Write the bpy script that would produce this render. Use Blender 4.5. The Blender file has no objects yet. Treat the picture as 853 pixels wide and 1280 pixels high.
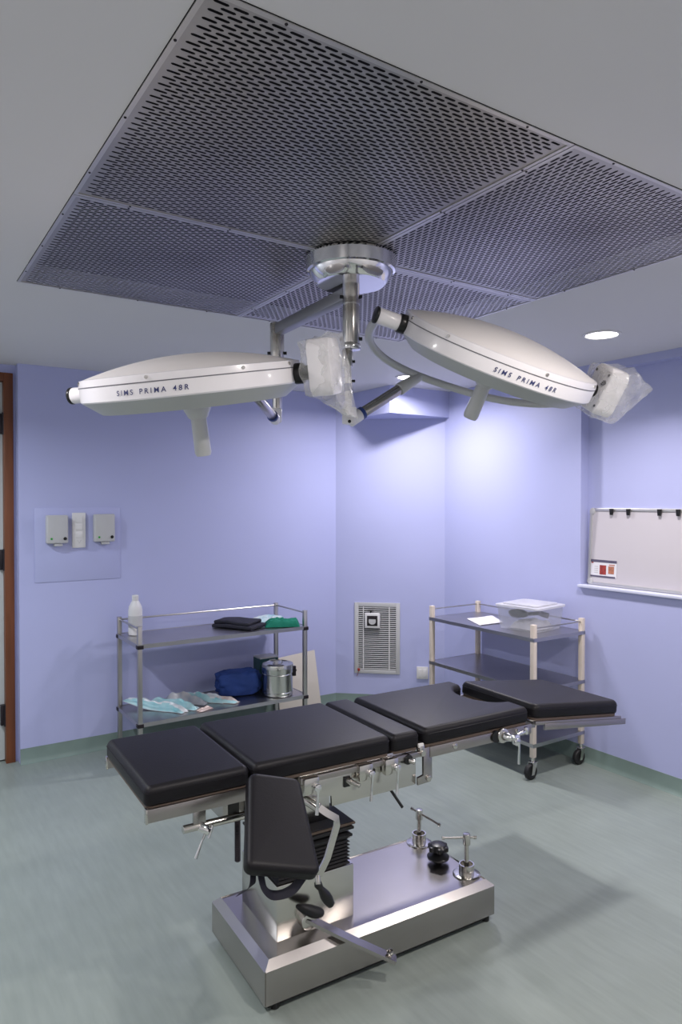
import bpy, bmesh, math, random
from mathutils import Vector, Matrix, noise
random.seed(7)
C = bpy.context.scene.collection
PI = math.pi
V = Vector

# ------------------------------------------------------------------ materials
MATS = {}
def mat(name, col, rough=.5, metal=0., spec=.5, noise_amt=0., nscale=5., stretch=None, bump=0., bscale=80., coat=0., trans=0., ior=1.45, col2=None, emit=None, estr=0., rvar=0.):
    m = bpy.data.materials.new(name); m.use_nodes = True
    nt = m.node_tree; b = nt.nodes['Principled BSDF']
    b.inputs['Base Color'].default_value = (*col, 1)
    b.inputs['Roughness'].default_value = rough
    b.inputs['Metallic'].default_value = metal
    b.inputs['Specular IOR Level'].default_value = spec
    b.inputs['Coat Weight'].default_value = coat
    b.inputs['Coat Roughness'].default_value = .1
    b.inputs['Transmission Weight'].default_value = trans
    b.inputs['IOR'].default_value = ior
    if emit:
        b.inputs['Emission Color'].default_value = (*emit, 1); b.inputs['Emission Strength'].default_value = estr
    if noise_amt or bump or rvar:
        tc = nt.nodes.new('ShaderNodeTexCoord'); mp = nt.nodes.new('ShaderNodeMapping')
        nt.links.new(tc.outputs['Object'], mp.inputs['Vector'])
        if stretch: mp.inputs['Scale'].default_value = stretch
        if noise_amt or rvar:
            n = nt.nodes.new('ShaderNodeTexNoise'); n.inputs['Scale'].default_value = nscale; n.inputs['Detail'].default_value = 1.5
            nt.links.new(mp.outputs[0], n.inputs['Vector'])
        if noise_amt:
            r = nt.nodes.new('ShaderNodeMapRange'); r.inputs[1].default_value = .2; r.inputs[2].default_value = .8
            nt.links.new(n.outputs['Fac'], r.inputs[0])
            mx = nt.nodes.new('ShaderNodeMix'); mx.data_type = 'RGBA'
            c2 = col2 or tuple(c*(1-noise_amt) for c in col)
            mx.inputs[6].default_value = (*col, 1); mx.inputs[7].default_value = (*c2, 1)
            nt.links.new(r.outputs[0], mx.inputs[0]); nt.links.new(mx.outputs[2], b.inputs['Base Color'])
        if rvar:
            r2 = nt.nodes.new('ShaderNodeMapRange'); r2.inputs[1].default_value = .2; r2.inputs[2].default_value = .8
            r2.inputs[3].default_value = max(0, rough-rvar); r2.inputs[4].default_value = rough+rvar
            nt.links.new(n.outputs['Fac'], r2.inputs[0]); nt.links.new(r2.outputs[0], b.inputs['Roughness'])
        if bump:
            n2 = nt.nodes.new('ShaderNodeTexNoise'); n2.inputs['Scale'].default_value = bscale; n2.inputs['Detail'].default_value = 3
            nt.links.new(mp.outputs[0], n2.inputs['Vector'])
            bp = nt.nodes.new('ShaderNodeBump'); bp.inputs['Strength'].default_value = bump; bp.inputs['Distance'].default_value = .004
            nt.links.new(n2.outputs['Fac'], bp.inputs['Height']); nt.links.new(bp.outputs[0], b.inputs['Normal'])
    MATS[name] = m
    return m

WALL = mat('lilac_wall_paint', (.455, .48, .74), .42, spec=.4, noise_amt=.04, nscale=1.3, bump=.08, bscale=35)
WALLN = mat('pale_wall_paint', (.60, .60, .60), .5)
CEIL = mat('white_ceiling_paint', (.68, .67, .67), .6, spec=.3, noise_amt=.03, nscale=2, bump=.05, bscale=20)
BASEB = mat('green_vinyl_skirting', (.21, .285, .26), .5, noise_amt=.15, nscale=9)
SILL = mat('white_sill_paint', (.62, .64, .78), .4)
STEEL = mat('polished_steel', (.66, .64, .60), .2, 1, noise_amt=.10, nscale=6)
BRUSH = mat('brushed_steel', (.47, .445, .43), .26, 1, noise_amt=.14, nscale=3.2)
RAILM = mat('rail_steel', (.42, .39, .38), .32, 1, noise_amt=.12, nscale=6)
ARMD = mat('arm_grey_steel', (.30, .30, .32), .38, .6)
CHROME = mat('chrome', (.80, .80, .80), .1, 1)
DSTEEL = mat('dull_trolley_steel', (.50, .49, .47), .34, 1, noise_amt=.12, nscale=7)
SHELF = mat('worn_steel_shelf', (.50, .49, .50), .30, 1, noise_amt=.15, nscale=5)
PERF = mat('perforated_ceiling_steel', (.53, .515, .50), .40, 1, noise_amt=.42, nscale=2.2)
PERF2 = mat('ceiling_panel_flange', (.62, .61, .59), .40, 1, noise_amt=.1, nscale=3)
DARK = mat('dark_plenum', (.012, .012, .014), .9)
PAD = mat('black_leatherette', (.0085, .0078, .0100), .46, spec=.27, bump=.10, bscale=160, noise_amt=.2, nscale=8)
RUB = mat('black_rubber', (.012, .012, .013), .55)
BPL = mat('black_plastic', (.010, .010, .011), .3)
BELL = mat('black_bellows_rubber', (.010, .010, .012), .45)
BOARD = mat('brown_pad_baseboard', (.09, .065, .05), .5)
CREAM = mat('cream_enamel', (.66, .58, .50), .35, noise_amt=.08, nscale=12)
LAMP = mat('lamp_white_enamel', (.88, .86, .88), .28, coat=.3)
LAMP2 = mat('lamp_dome_beige', (.82, .79, .78), .38)
LAMPG = mat('lamp_grey_bezel', (.45, .47, .46), .4)
ARMG = mat('grey_tube_enamel', (.52, .53, .53), .3, coat=.3)
INK = mat('navy_lettering', (.04, .05, .16), .5)
LINE = mat('seam_grey', (.16, .16, .18), .5)
BLUER = mat('blue_ring', (.03, .06, .25), .35)
WHITE = mat('white_plastic', (.70, .69, .68), .38)
GREYPL = mat('pale_grey_plastic', (.50, .50, .50), .45)
WB = mat('whiteboard_surface', (.54, .51, .54), .45, spec=.3)
ALU = mat('aluminium_frame', (.60, .59, .58), .4, .7)
PAPER = mat('white_paper', (.72, .71, .74), .7)
WOOD = mat('brown_door_frame', (.20, .065, .025), .42, noise_amt=.35, nscale=5, stretch=(8, 8, .7))
DOORM = mat('pale_door_laminate', (.52, .56, .56), .3, noise_amt=.06, nscale=2)
HINGE = mat('dark_hinge', (.03, .025, .03), .4, .6)
GREENC = mat('green_surgical_cloth', (.0, .16, .10), .8, bump=.4, bscale=60)
NAVYC = mat('black_folded_cloth', (.012, .012, .022), .75, bump=.3, bscale=70)
BLUEC = mat('blue_wrap_cloth', (.02, .06, .26), .75, bump=.5, bscale=25, noise_amt=.3, nscale=8)
PACKW = mat('sterile_pouch_film', (.68, .67, .68), .28, noise_amt=1, nscale=12, col2=(.48, .56, .62))
PACKB = mat('sterile_pouch_blue', (.30, .55, .62), .25, noise_amt=1, nscale=10, col2=(.62, .62, .60))
TURQ = mat('turquoise_pouch_edge', (.16, .46, .52), .35, noise_amt=1, nscale=14, col2=(.45, .62, .64))
PACKM = mat('sterile_pouch_grey', (.55, .53, .52), .3, noise_amt=1, nscale=14, col2=(.14, .20, .28))
PACKP = mat('sterile_pouch_pale', (.66, .62, .60), .3, noise_amt=1, nscale=18, col2=(.45, .30, .26))
DRUM = mat('drum_steel', (.62, .63, .58), .17, 1)
TEAL = mat('dark_teal_box', (.02, .07, .075), .4)
BOARDC = mat('cream_board', (.62, .57, .50), .6, noise_amt=.05, nscale=5)
BAND = mat('leaflet_dark_band', (.10, .09, .14), .5)
RED = mat('leaflet_red', (.45, .06, .05), .5, noise_amt=.6, nscale=60)
ORG = mat('leaflet_orange', (.55, .22, .13), .5, noise_amt=.5, nscale=70)
GRN = mat('green_led', (.02, .35, .03), .4)
REDP = mat('red_plug', (.35, .03, .02), .5)

# floor: green-grey vinyl with fine slanting flecks
def floor_mat():
    m = bpy.data.materials.new('green_grey_vinyl'); m.use_nodes = True; nt = m.node_tree; b = nt.nodes['Principled BSDF']
    tc = nt.nodes.new('ShaderNodeTexCoord')
    mp = nt.nodes.new('ShaderNodeMapping'); mp.inputs['Rotation'].default_value = (0, 0, .1); mp.inputs['Scale'].default_value = (13, 1.6, 1)
    mp2 = nt.nodes.new('ShaderNodeMapping'); mp2.inputs['Scale'].default_value = (1.2, 2.2, 1)
    nt.links.new(tc.outputs['Object'], mp.inputs[0]); nt.links.new(tc.outputs['Object'], mp2.inputs[0])
    n = nt.nodes.new('ShaderNodeTexNoise'); n.inputs['Scale'].default_value = 3; n.inputs['Detail'].default_value = 5
    n2 = nt.nodes.new('ShaderNodeTexNoise'); n2.inputs['Scale'].default_value = 1.6; n2.inputs['Detail'].default_value = 3
    nt.links.new(mp.outputs[0], n.inputs['Vector']); nt.links.new(mp2.outputs[0], n2.inputs['Vector'])
    r = nt.nodes.new('ShaderNodeValToRGB'); r.color_ramp.elements[0].position = .3; r.color_ramp.elements[1].position = .7
    r.color_ramp.elements[0].color = (.238, .278, .255, 1); r.color_ramp.elements[1].color = (.272, .312, .288, 1)
    nt.links.new(n.outputs['Fac'], r.inputs[0])
    r2 = nt.nodes.new('ShaderNodeValToRGB'); r2.color_ramp.elements[0].position = .35; r2.color_ramp.elements[1].position = .65
    r2.color_ramp.elements[0].color = (.93, .93, .92, 1); r2.color_ramp.elements[1].color = (1, 1, 1, 1)
    nt.links.new(n2.outputs['Fac'], r2.inputs[0])
    mx = nt.nodes.new('ShaderNodeMix'); mx.data_type = 'RGBA'; mx.blend_type = 'MULTIPLY'; mx.inputs[0].default_value = 1
    nt.links.new(r.outputs[0], mx.inputs[6]); nt.links.new(r2.outputs[0], mx.inputs[7])
    # small scuff stains
    vo = nt.nodes.new('ShaderNodeTexVoronoi'); vo.inputs['Scale'].default_value = 1.1
    nt.links.new(tc.outputs['Object'], vo.inputs['Vector'])
    mr = nt.nodes.new('ShaderNodeMapRange'); mr.inputs[1].default_value = .015; mr.inputs[2].default_value = .05; mr.inputs[3].default_value = .45; mr.inputs[4].default_value = 0
    nt.links.new(vo.outputs['Distance'], mr.inputs[0])
    mx2 = nt.nodes.new('ShaderNodeMix'); mx2.data_type = 'RGBA'; mx2.inputs[7].default_value = (.20, .21, .16, 1)
    nt.links.new(mr.outputs[0], mx2.inputs[0]); nt.links.new(mx.outputs[2], mx2.inputs[6])
    nt.links.new(mx2.outputs[2], b.inputs['Base Color'])
    b.inputs['Roughness'].default_value = .38; b.inputs['Specular IOR Level'].default_value = .4
    return m
FLOOR = floor_mat()

def film_mat(name, tint, alpha, rough=.12, var=1.):
    # clear plastic film: mostly see-through, with a glossy skin and a little milkiness
    m = bpy.data.materials.new(name); m.use_nodes = True; nt = m.node_tree
    for n in list(nt.nodes): nt.nodes.remove(n)
    out = nt.nodes.new('ShaderNodeOutputMaterial')
    tr = nt.nodes.new('ShaderNodeBsdfTransparent'); pr = nt.nodes.new('ShaderNodeBsdfPrincipled')
    pr.inputs['Base Color'].default_value = (*tint, 1); pr.inputs['Roughness'].default_value = rough; pr.inputs['Specular IOR Level'].default_value = .8
    mx = nt.nodes.new('ShaderNodeMixShader'); tc = nt.nodes.new('ShaderNodeTexCoord'); n = nt.nodes.new('ShaderNodeTexNoise')
    n.inputs['Scale'].default_value = 18; nt.links.new(tc.outputs['Object'], n.inputs['Vector'])
    r = nt.nodes.new('ShaderNodeMapRange'); r.inputs[1].default_value = .35; r.inputs[2].default_value = .7; r.inputs[3].default_value = alpha*(1-.4*var); r.inputs[4].default_value = min(1, alpha*(1+.6*var))
    nt.links.new(n.outputs['Fac'], r.inputs[0]); nt.links.new(r.outputs[0], mx.inputs[0])
    nt.links.new(tr.outputs[0], mx.inputs[1]); nt.links.new(pr.outputs[0], mx.inputs[2]); nt.links.new(mx.outputs[0], out.inputs['Surface'])
    return m
FILM = film_mat('clear_plastic_film', (.80, .80, .80), .27)
TUB = film_mat('frosted_tub_plastic', (.72, .74, .80), .20, .2, .1)
TUBLID = film_mat('frosted_lid_plastic', (.74, .74, .79), .66, .3, .1)

def glow_mat():
    m = bpy.data.materials.new('lit_diffuser'); m.use_nodes = True; b = m.node_tree.nodes['Principled BSDF']
    b.inputs['Emission Color'].default_value = (1, .97, .95, 1); b.inputs['Emission Strength'].default_value = 9
    b.inputs['Base Color'].default_value = (.8, .8, .8, 1)
    return m
GLOW = glow_mat()

# ------------------------------------------------------------------ mesh helpers
def lk(name, bm, m, parent=None, sharp=32, mats=None):
    bmesh.ops.recalc_face_normals(bm, faces=bm.faces[:]) if bm.faces else None
    ca = math.radians(sharp)
    for f in bm.faces: f.smooth = True
    for e in bm.edges:
        if len(e.link_faces) == 2 and e.calc_face_angle(0) > ca: e.smooth = False
    me = bpy.data.meshes.new(name); bm.to_mesh(me); bm.free()
    for x in (mats or [m]): me.materials.append(x)
    o = bpy.data.objects.new(name, me); C.objects.link(o)
    if parent: o.parent = parent
    return o

def merge(dst, src, M=None):
    if M is not None: src.transform(M)
    me = bpy.data.meshes.new('t'); src.to_mesh(me); src.free(); dst.from_mesh(me); bpy.data.meshes.remove(me)

def box(bm, lo, hi, bev=0., seg=2, M=None, taper=None):
    t = bmesh.new(); bmesh.ops.create_cube(t, size=1)
    lo, hi = V(lo), V(hi)
    for v in t.verts:
        v.co = V(((lo[i]+hi[i])/2 + v.co[i]*(hi[i]-lo[i])) for i in range(3))
    if bev: bmesh.ops.bevel(t, geom=t.edges[:], offset=bev, segments=seg, profile=.5, affect='EDGES')
    merge(bm, t, M)

def cyl(bm, p0, p1, r0, r1=None, seg=20, bev=0.):
    p0, p1 = V(p0), V(p1); d = p1-p0; r1 = r0 if r1 is None else r1
    t = bmesh.new(); bmesh.ops.create_cone(t, cap_ends=True, segments=seg, radius1=r0, radius2=r1, depth=d.length)
    if bev:
        es = [e for e in t.edges if abs(e.verts[0].co.z-e.verts[1].co.z) < 1e-6]
        bmesh.ops.bevel(t, geom=es, offset=bev, segments=2, profile=.5, affect='EDGES')
    M = Matrix.Translation((p0+p1)/2) @ d.to_track_quat('Z', 'Y').to_matrix().to_4x4()
    merge(bm, t, M)

def lathe(bm, prof, seg=40, M=None):
    t = bmesh.new(); rings = []
    for r, z in prof:
        if r < 1e-6: rings.append([t.verts.new((0, 0, z))])
        else: rings.append([t.verts.new((r*math.cos(2*PI*k/seg), r*math.sin(2*PI*k/seg), z)) for k in range(seg)])
    for a, b in zip(rings, rings[1:]):
        for k in range(seg):
            j = (k+1) % seg
            if len(a) == 1 and len(b) == 1: continue
            if len(a) == 1: t.faces.new((a[0], b[k], b[j]))
            elif len(b) == 1: t.faces.new((a[k], a[j], b[0]))
            else: t.faces.new((a[k], a[j], b[j], b[k]))
    for rg in (rings[0], rings[-1]):
        if len(rg) > 2: t.faces.new(rg)
    merge(bm, t, M)

def tube(bm, pts, r, seg=10):
    pts = [V(p) for p in pts]; t = bmesh.new(); rings = []; up = None
    for i, p in enumerate(pts):
        d = (pts[min(i+1, len(pts)-1)]-pts[max(i-1, 0)]).normalized()
        if up is None: up = d.orthogonal().normalized()
        up = (up - d*up.dot(d)).normalized(); s = d.cross(up)
        rr = r[i] if isinstance(r, (list, tuple)) else r
        rings.append([t.verts.new(p + rr*(up*math.cos(2*PI*k/seg)+s*math.sin(2*PI*k/seg))) for k in range(seg)])
    for a, b in zip(rings, rings[1:]):
        for k in range(seg):
            j = (k+1) % seg; t.faces.new((a[k], a[j], b[j], b[k]))
    t.faces.new(rings[0]); t.faces.new(rings[-1]); merge(bm, t)

def smooth_path(pts, n=8):
    pts = [V(p) for p in pts]; out = []
    P = [pts[0]*2-pts[1]] + pts + [pts[-1]*2-pts[-2]]
    for i in range(1, len(P)-2):
        for k in range(n):
            t = k/n
            out.append(.5*((2*P[i])+(P[i+1]-P[i-1])*t+(2*P[i-1]-5*P[i]+4*P[i+1]-P[i+2])*t*t+(3*P[i]-P[i-1]-3*P[i+1]+P[i+2])*t**3))
    out.append(pts[-1]); return out

def prism(bm, pts, axis, a0, a1, bev=0., M=None):
    """polygon pts in the plane normal to axis, extruded from a0 to a1"""
    t = bmesh.new()
    def mk(p, a):
        return {'x': (a, p[0], p[1]), 'y': (p[0], a, p[1]), 'z': (p[0], p[1], a)}[axis]
    A = [t.verts.new(mk(p, a0)) for p in pts]; B = [t.verts.new(mk(p, a1)) for p in pts]
    t.faces.new(A); t.faces.new(B[::-1])
    n = len(pts)
    for k in range(n): t.faces.new((A[k], A[(k+1) % n], B[(k+1) % n], B[k]))
    if bev: bmesh.ops.bevel(t, geom=t.edges[:], offset=bev, segments=2, profile=.5, affect='EDGES')
    bmesh.ops.recalc_face_normals(t, faces=t.faces[:])
    merge(bm, t, M)

def B(): return bmesh.new()
def part(name, m, parent, fn, *a, **k):
    bm = B(); fn(bm, *a, **k); return lk(name, bm, m, parent)
def thing(name, label, cat, loc=(0, 0, 0), rz=0, group=None):
    o = bpy.data.objects.new(name, None); C.objects.link(o); o.location = loc; o.rotation_euler = (0, 0, rz)
    o.empty_display_size = .05
    o['label'] = label; o['category'] = cat
    if group: o['group'] = group
    return o
def tag(o, label, cat, group=None):
    o['label'] = label; o['category'] = cat
    if group: o['group'] = group
    return o
def struct(name, bm, m, parent=None, mats=None):
    o = lk(name, bm, m, parent, mats=mats)
    if parent is None: o['kind'] = 'structure'
    return o
def copy_tree(o, parent=None):
    c = o.copy(); C.objects.link(c); c.parent = parent
    for ch in list(o.children): copy_tree(ch, c)
    return c

# ------------------------------------------------------------------ the room
HC = 2.58
X0, X1, Y0, Y1 = -.97, 3.85, -.68, 4.90
PX0, PXM, PX1 = .473, 1.442, 2.412
PY0, PYM, PY1 = 1.138, 2.110, 3.074
bm = B(); box(bm, (X0-.1, Y0-.1, -.1), (4.1, 5.15, 0)); struct('floor', bm, FLOOR)
bm = B()
box(bm, (X0-.1, Y0-.1, HC), (PX0, 5.15, HC+.08)); box(bm, (PX1, Y0-.1, HC), (4.1, 5.15, HC+.08))
box(bm, (PX0, Y0-.1, HC), (PX1, PY0, HC+.08)); box(bm, (PX0, PY1, HC), (PX1, 5.15, HC+.08))
ceil = struct('ceiling', bm, CEIL)
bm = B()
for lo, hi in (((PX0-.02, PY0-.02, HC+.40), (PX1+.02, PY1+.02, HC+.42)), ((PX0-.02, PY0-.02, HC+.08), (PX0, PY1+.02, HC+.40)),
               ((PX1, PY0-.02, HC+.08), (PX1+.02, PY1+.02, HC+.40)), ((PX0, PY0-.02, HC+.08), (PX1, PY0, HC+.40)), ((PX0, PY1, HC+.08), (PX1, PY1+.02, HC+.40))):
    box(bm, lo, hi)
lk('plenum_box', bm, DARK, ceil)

bm = B(); box(bm, (.756, Y1, 0), (3.30, Y1+.2, HC)); struct('wall_left', bm, WALL)
# 45-ish degree corner wall with the return-air grille
bm = B(); prism(bm, [(3.182, 4.9), (3.85, 4.30), (4.0, 4.30), (4.0, 5.1), (3.182, 5.1)], 'z', 0, HC); struct('wall_corner', bm, WALL)
# right wall with shallow niche over a sill
bm = B()
box(bm, (3.85, 2.98, 0), (4.05, 4.30, HC)); box(bm, (3.85, Y0, 0), (4.05, 2.98, 1.135)); box(bm, (3.93, Y0, 1.135), (4.05, 2.98, HC)); box(bm, (3.85, Y0, 2.53), (3.93, 2.98, HC))
struct('wall_right', bm, WALL)
bm = B(); box(bm, (3.825, 1.2, 1.137), (3.929, 2.985, 1.155), .003); struct('trim_1', bm, SILL)
bm = B(); box(bm, (X0-.1, Y0-.1, 0), (4.05, Y0, HC)); struct('wall_near', bm, WALLN)
bm = B(); box(bm, (X0-.1, Y0, 0), (X0, 5.15, HC)); struct('wall_back', bm, WALLN)
# door wall, set 7 cm further back than the left wall
bm = B(); box(bm, (.738, 4.985, 0), (.756, 5.15, HC)); box(bm, (X0, 4.985, 2.525), (.738, 5.15, HC)); box(bm, (X0, 4.985, 0), (-.30, 5.15, 2.525)); struct('wall_door', bm, WALL)
# boxed bulkhead in the far corner
bm = B(); box(bm, (3.25, 4.255, 2.372), (3.85, 4.9, HC)); struct('wall_bulkhead', bm, WALL)
def skirting(name, pts):
    # coved vinyl strip following the floor polyline
    bm = B()
    for (a, b, n) in pts:
        a, b, n = V((*a, 0)), V((*b, 0)), V((*n, 0)); z = V((0, 0, 1))
        prof = [(0, .10), (.003, .10), (.004, .03), (.010, .010), (.020, .0005), (0, .0005)]
        A = [bm.verts.new(a+n*p+z*q) for p, q in prof]; Bv = [bm.verts.new(b+n*p+z*q) for p, q in prof]
        for k in range(len(prof)):
            j = (k+1) % len(prof); bm.faces.new((A[k], A[j], Bv[j], Bv[k]))
        bm.faces.new(A); bm.faces.new(Bv[::-1])
    return struct(name, bm, BASEB)
skirting('baseboard_left', [((.756, 4.9), (3.182, 4.9), (0, -1))])
dn = V((-.6, -.668, 0)).normalized()
skirting('baseboard_corner', [((3.182, 4.9), (3.85, 4.30), (dn.x, dn.y))])
skirting('baseboard_right', [((3.85, 4.30), (3.85, Y0), (-1, 0))])
skirting('baseboard_near', [((X0, Y0), (3.85, Y0), (0, 1))])
# door
bm = B(); box(bm, (-.30, 5.03, .01), (.682, 5.07, 2.47)); door = struct('door_1', bm, DOORM)
bm = B(); box(bm, (.682, 4.965, 0), (.738, 5.10, 2.525), .003); box(bm, (-.36, 4.965, 0), (-.302, 5.10, 2.525), .003); box(bm, (-.302, 4.965, 2.472), (.682, 5.10, 2.525), .003)
lk('door_frame', bm, WOOD, door)
for z in (.31, 1.32, 2.2):
    bm = B(); cyl(bm, (.684, 4.985, z-.07), (.684, 4.985, z+.07), .011); box(bm, (.655, 4.99, z-.065), (.684, 5.03, z+.065), .002); lk('hinge', bm, HINGE, door)
bm = B(); cyl(bm, (-.22, 4.97, 1.02), (-.08, 4.97, 1.02), .009); cyl(bm, (-.22, 4.97, 1.02), (-.22, 5.03, 1.02), .011); lk('handle', bm, CHROME, door)

# ------------------------------------------------------------------ perforated ceiling panels
def perf_sheet(w, h, along_x, z=0):
    """real slotted sheet: rows of round-ended slots, staggered by half a pitch"""
    bm = B(); pa, pb, L, W = .0385, .01335, .0300, .0072; r = W/2
    if not along_x: w, h = h, w
    mx, my = .019, .014
    na = int((w-2*mx)/pa); nb = int((h-2*my)/pb)
    sx, sy = (w-na*pa)/2, (h-nb*pb)/2
    P = (lambda a, b: bm.verts.new((a, b, z))) if along_x else (lambda a, b: bm.verts.new((b, a, z)))
    def quad(a0, b0, a1, b1): bm.faces.new((P(a0, b0), P(a1, b0), P(a1, b1), P(a0, b1)))
    quad(0, 0, w, sy); quad(0, h-sy, w, h); quad(0, sy, sx, h-sy); quad(w-sx, sy, w, h-sy)
    for j in range(nb):
        b0 = sy+j*pb; off = pa/2 if j % 2 else 0; n = na-1 if j % 2 else na
        if off: quad(sx, b0, sx+off, b0+pb); quad(sx+na*pa-off, b0, sx+na*pa, b0+pb)
        for i in range(n):
            a0 = sx+off+i*pa; ca, cb = a0+pa/2, b0+pb/2
            o = [P(a0, b0), P(a0+pa, b0), P(a0+pa, b0+pb), P(a0, b0+pb)]
            q = [P(ca-L/2+r, cb-r), P(ca+L/2-r, cb-r), P(ca+L/2, cb-r*.4), P(ca+L/2, cb+r*.4), P(ca+L/2-r, cb+r), P(ca-L/2+r, cb+r), P(ca-L/2, cb+r*.4), P(ca-L/2, cb-r*.4)]
            bm.faces.new((o[0], o[1], q[1], q[0])); bm.faces.new((o[1], o[2], q[4], q[3], q[2], q[1]))
            bm.faces.new((o[2], o[3], q[5], q[4])); bm.faces.new((o[3], o[0], q[0], q[7], q[6], q[5]))
    return bm
pan = [(PX0, PY0, PXM, PYM, True, 'slotted steel ceiling panel nearest the camera, darkest stained, slots running left to right'),
       (PXM, PY0, PX1, PYM, False, 'slotted steel ceiling panel at the right, running out of the photo edge'),
       (PX0, PYM, PXM, PY1, True, 'slotted steel ceiling panel at the left above the left lamp head'),
       (PXM, PYM, PX1, PY1, False, 'slotted steel ceiling panel farthest away, behind the lamp canopy')]
for (a, b, c, d, ax, lab) in pan:
    g = .0015
    t = thing('ceiling_panel', lab, 'ceiling panel', (a+g, b+g, HC-.001), 0, 'slotted steel ceiling panels')
    w, h = c-a-2*g, d-b-2*g
    s = lk('perforated_sheet', perf_sheet(w, h, ax), PERF, t)
    bm = B(); f = .011
    box(bm, (0, 0, -.0025), (w, f, -.0005)); box(bm, (0, h-f, -.0025), (w, h, -.0005)); box(bm, (0, f, -.0025), (f, h-f, -.0005)); box(bm, (w-f, f, -.0025), (w, h-f, -.0005))
    lk('flange', bm, PERF2, t)
    for k in range(3):
        for (x, y) in ((w*(k+.5)/3, .006), (w*(k+.5)/3, h-.006), (.006, h*(k+.5)/3), (w-.006, h*(k+.5)/3)):
            bm = B(); cyl(bm, (x, y, -.0025), (x, y, -.0045), .0036, .0025, 8); lk('screw', bm, HINGE, t)

# ------------------------------------------------------------------ downlights
LIGHTS = [(3.2, 2.35), (3.15, 3.9), (3.17, .42), (-.30, .42), (-.30, 2.3), (-.30, 3.9), (1.44, .42)]  # the last one is an added, unseen lamp brightening the lamp heads
LAB = ['round recessed ceiling downlight nearest the right wall, above the whiteboard', 'round recessed ceiling downlight beside the corner bulkhead, partly behind the lamp arm',
       'round recessed downlight at the near right of the ceiling', 'round recessed downlight at the near left of the ceiling', 'round recessed downlight by the back wall, middle of its row', 'round recessed downlight near the door', 'added unseen downlight between the two at the near end of the ceiling']
POW = [10.5, 18.5, 16, 9, 14, 19, 21]
SPR = [130, 165, 165, 165, 165, 155, 172]
COL = [(1, .94, .96), (1, .96, 1), (1, .93, .89), (1, .93, .90), (.98, .94, .95), (.84, .90, 1), (1, .92, .88)]
for k, (x, y) in enumerate(LIGHTS):
    t = thing('downlight', LAB[k], 'ceiling light', (x, y, HC), 0, 'recessed downlights')
    bm = B(); lathe(bm, [(.078, -.002), (.084, -.008), (.096, -.005), (.098, -.0005), (.078, -.0005)], 40); lk('trim_ring', bm, WHITE, t)
    bm = B(); lathe(bm, [(.0, -.0045), (.077, -.0045), (.077, -.001), (.0, -.001)], 40); lk('diffuser', bm, GLOW, t)
    L = bpy.data.lights.new('downlight_lamp', 'AREA'); L.shape = 'DISK'; L.size = .15; L.energy = POW[k]; L.color = COL[k]; L.spread = math.radians(SPR[k])
    lo = bpy.data.objects.new('lamp_source', L); C.objects.link(lo); lo.parent = t; lo.location = (0, 0, -.012)

# ------------------------------------------------------------------ surgical light
SL = thing('surgical_light', 'twin-headed white surgical light hanging from the ceiling canopy on jointed arms', 'surgical light', (1.44, 2.116, HC-.004))
def S(p): return V(p)-V((1.44, 2.116, HC-.004))
bm = B(); lathe(bm, [(0, 0), (.166, 0), (.168, -.006), (.160, -.046), (.152, -.050), (.150, -.058), (.128, -.088), (.122, -.092), (0, -.092)], 48)
canopy = lk('ceiling_canopy', bm, CHROME, SL, 25)
bm = B(); cyl(bm, S((1.44, 2.116, 2.49)), S((1.44, 2.116, 2.27)), .031, bev=.003); lk('drop_column', bm, STEEL, SL)
bm = B(); cyl(bm, S((1.44, 2.116, 2.415)), S((1.44, 2.116, 2.41)), .0325); lk('column_collar', bm, CHROME, SL)
bm = B(); cyl(bm, S((1.44, 2.116, 2.27)), S((1.44, 2.116, 2.248)), .035, bev=.003)
lk('column_collar', bm, CHROME, SL)
Rv = V((.8346, -.5508, 0)); Fv = V((.5508, .8346, 0))
for s in (-1, 1):
    for zz in (2.288, 2.44):
        bm = B(); c = V((1.44, 2.116, zz)); cyl(bm, S(c+Rv*s*.030), S(c+Rv*s*.041), .0065, seg=10); lk('grub_screw', bm, BPL, SL)
# arm one: box section going back-left, vertical joint, elbow
e1 = V((1.462, 2.722, 0))
def boxarm(p0, p1, w, h, m, name):
    p0, p1 = S(p0), S(p1); d = p1-p0; M = Matrix.Translation(p0) @ d.to_track_quat('X', 'Z').to_matrix().to_4x4()
    bm = B(); box(bm, (0, -w/2, -h/2), (d.length, w/2, h/2), .006, M=M); return lk(name, bm, m, SL)
boxarm((1.44, 2.10, 2.455), (1.464, 2.75, 2.445), .046, .046, ARMD, 'upper_arm')
bm = B(); cyl(bm, S((e1.x, e1.y, 2.475)), S((e1.x, e1.y, 2.305)), .031, bev=.004); cyl(bm, S((e1.x, e1.y, 2.30)), S((e1.x, e1.y, 2.07)), .021, bev=.002); lk('arm_joint', bm, STEEL, SL)
bm = B(); cyl(bm, S((e1.x, e1.y, 2.312)), S((e1.x, e1.y, 2.300)), .033); lk('joint_ring', bm, BLUER, SL)
for s in (-1, 1):
    bm = B(); c = V((e1.x, e1.y, 2.345)); cyl(bm, S(c+Rv*s*.030), S(c+Rv*s*.042), .007, seg=10); lk('grub_screw', bm, BPL, SL)
el1 = V((1.456, 2.724, 2.055))
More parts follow.
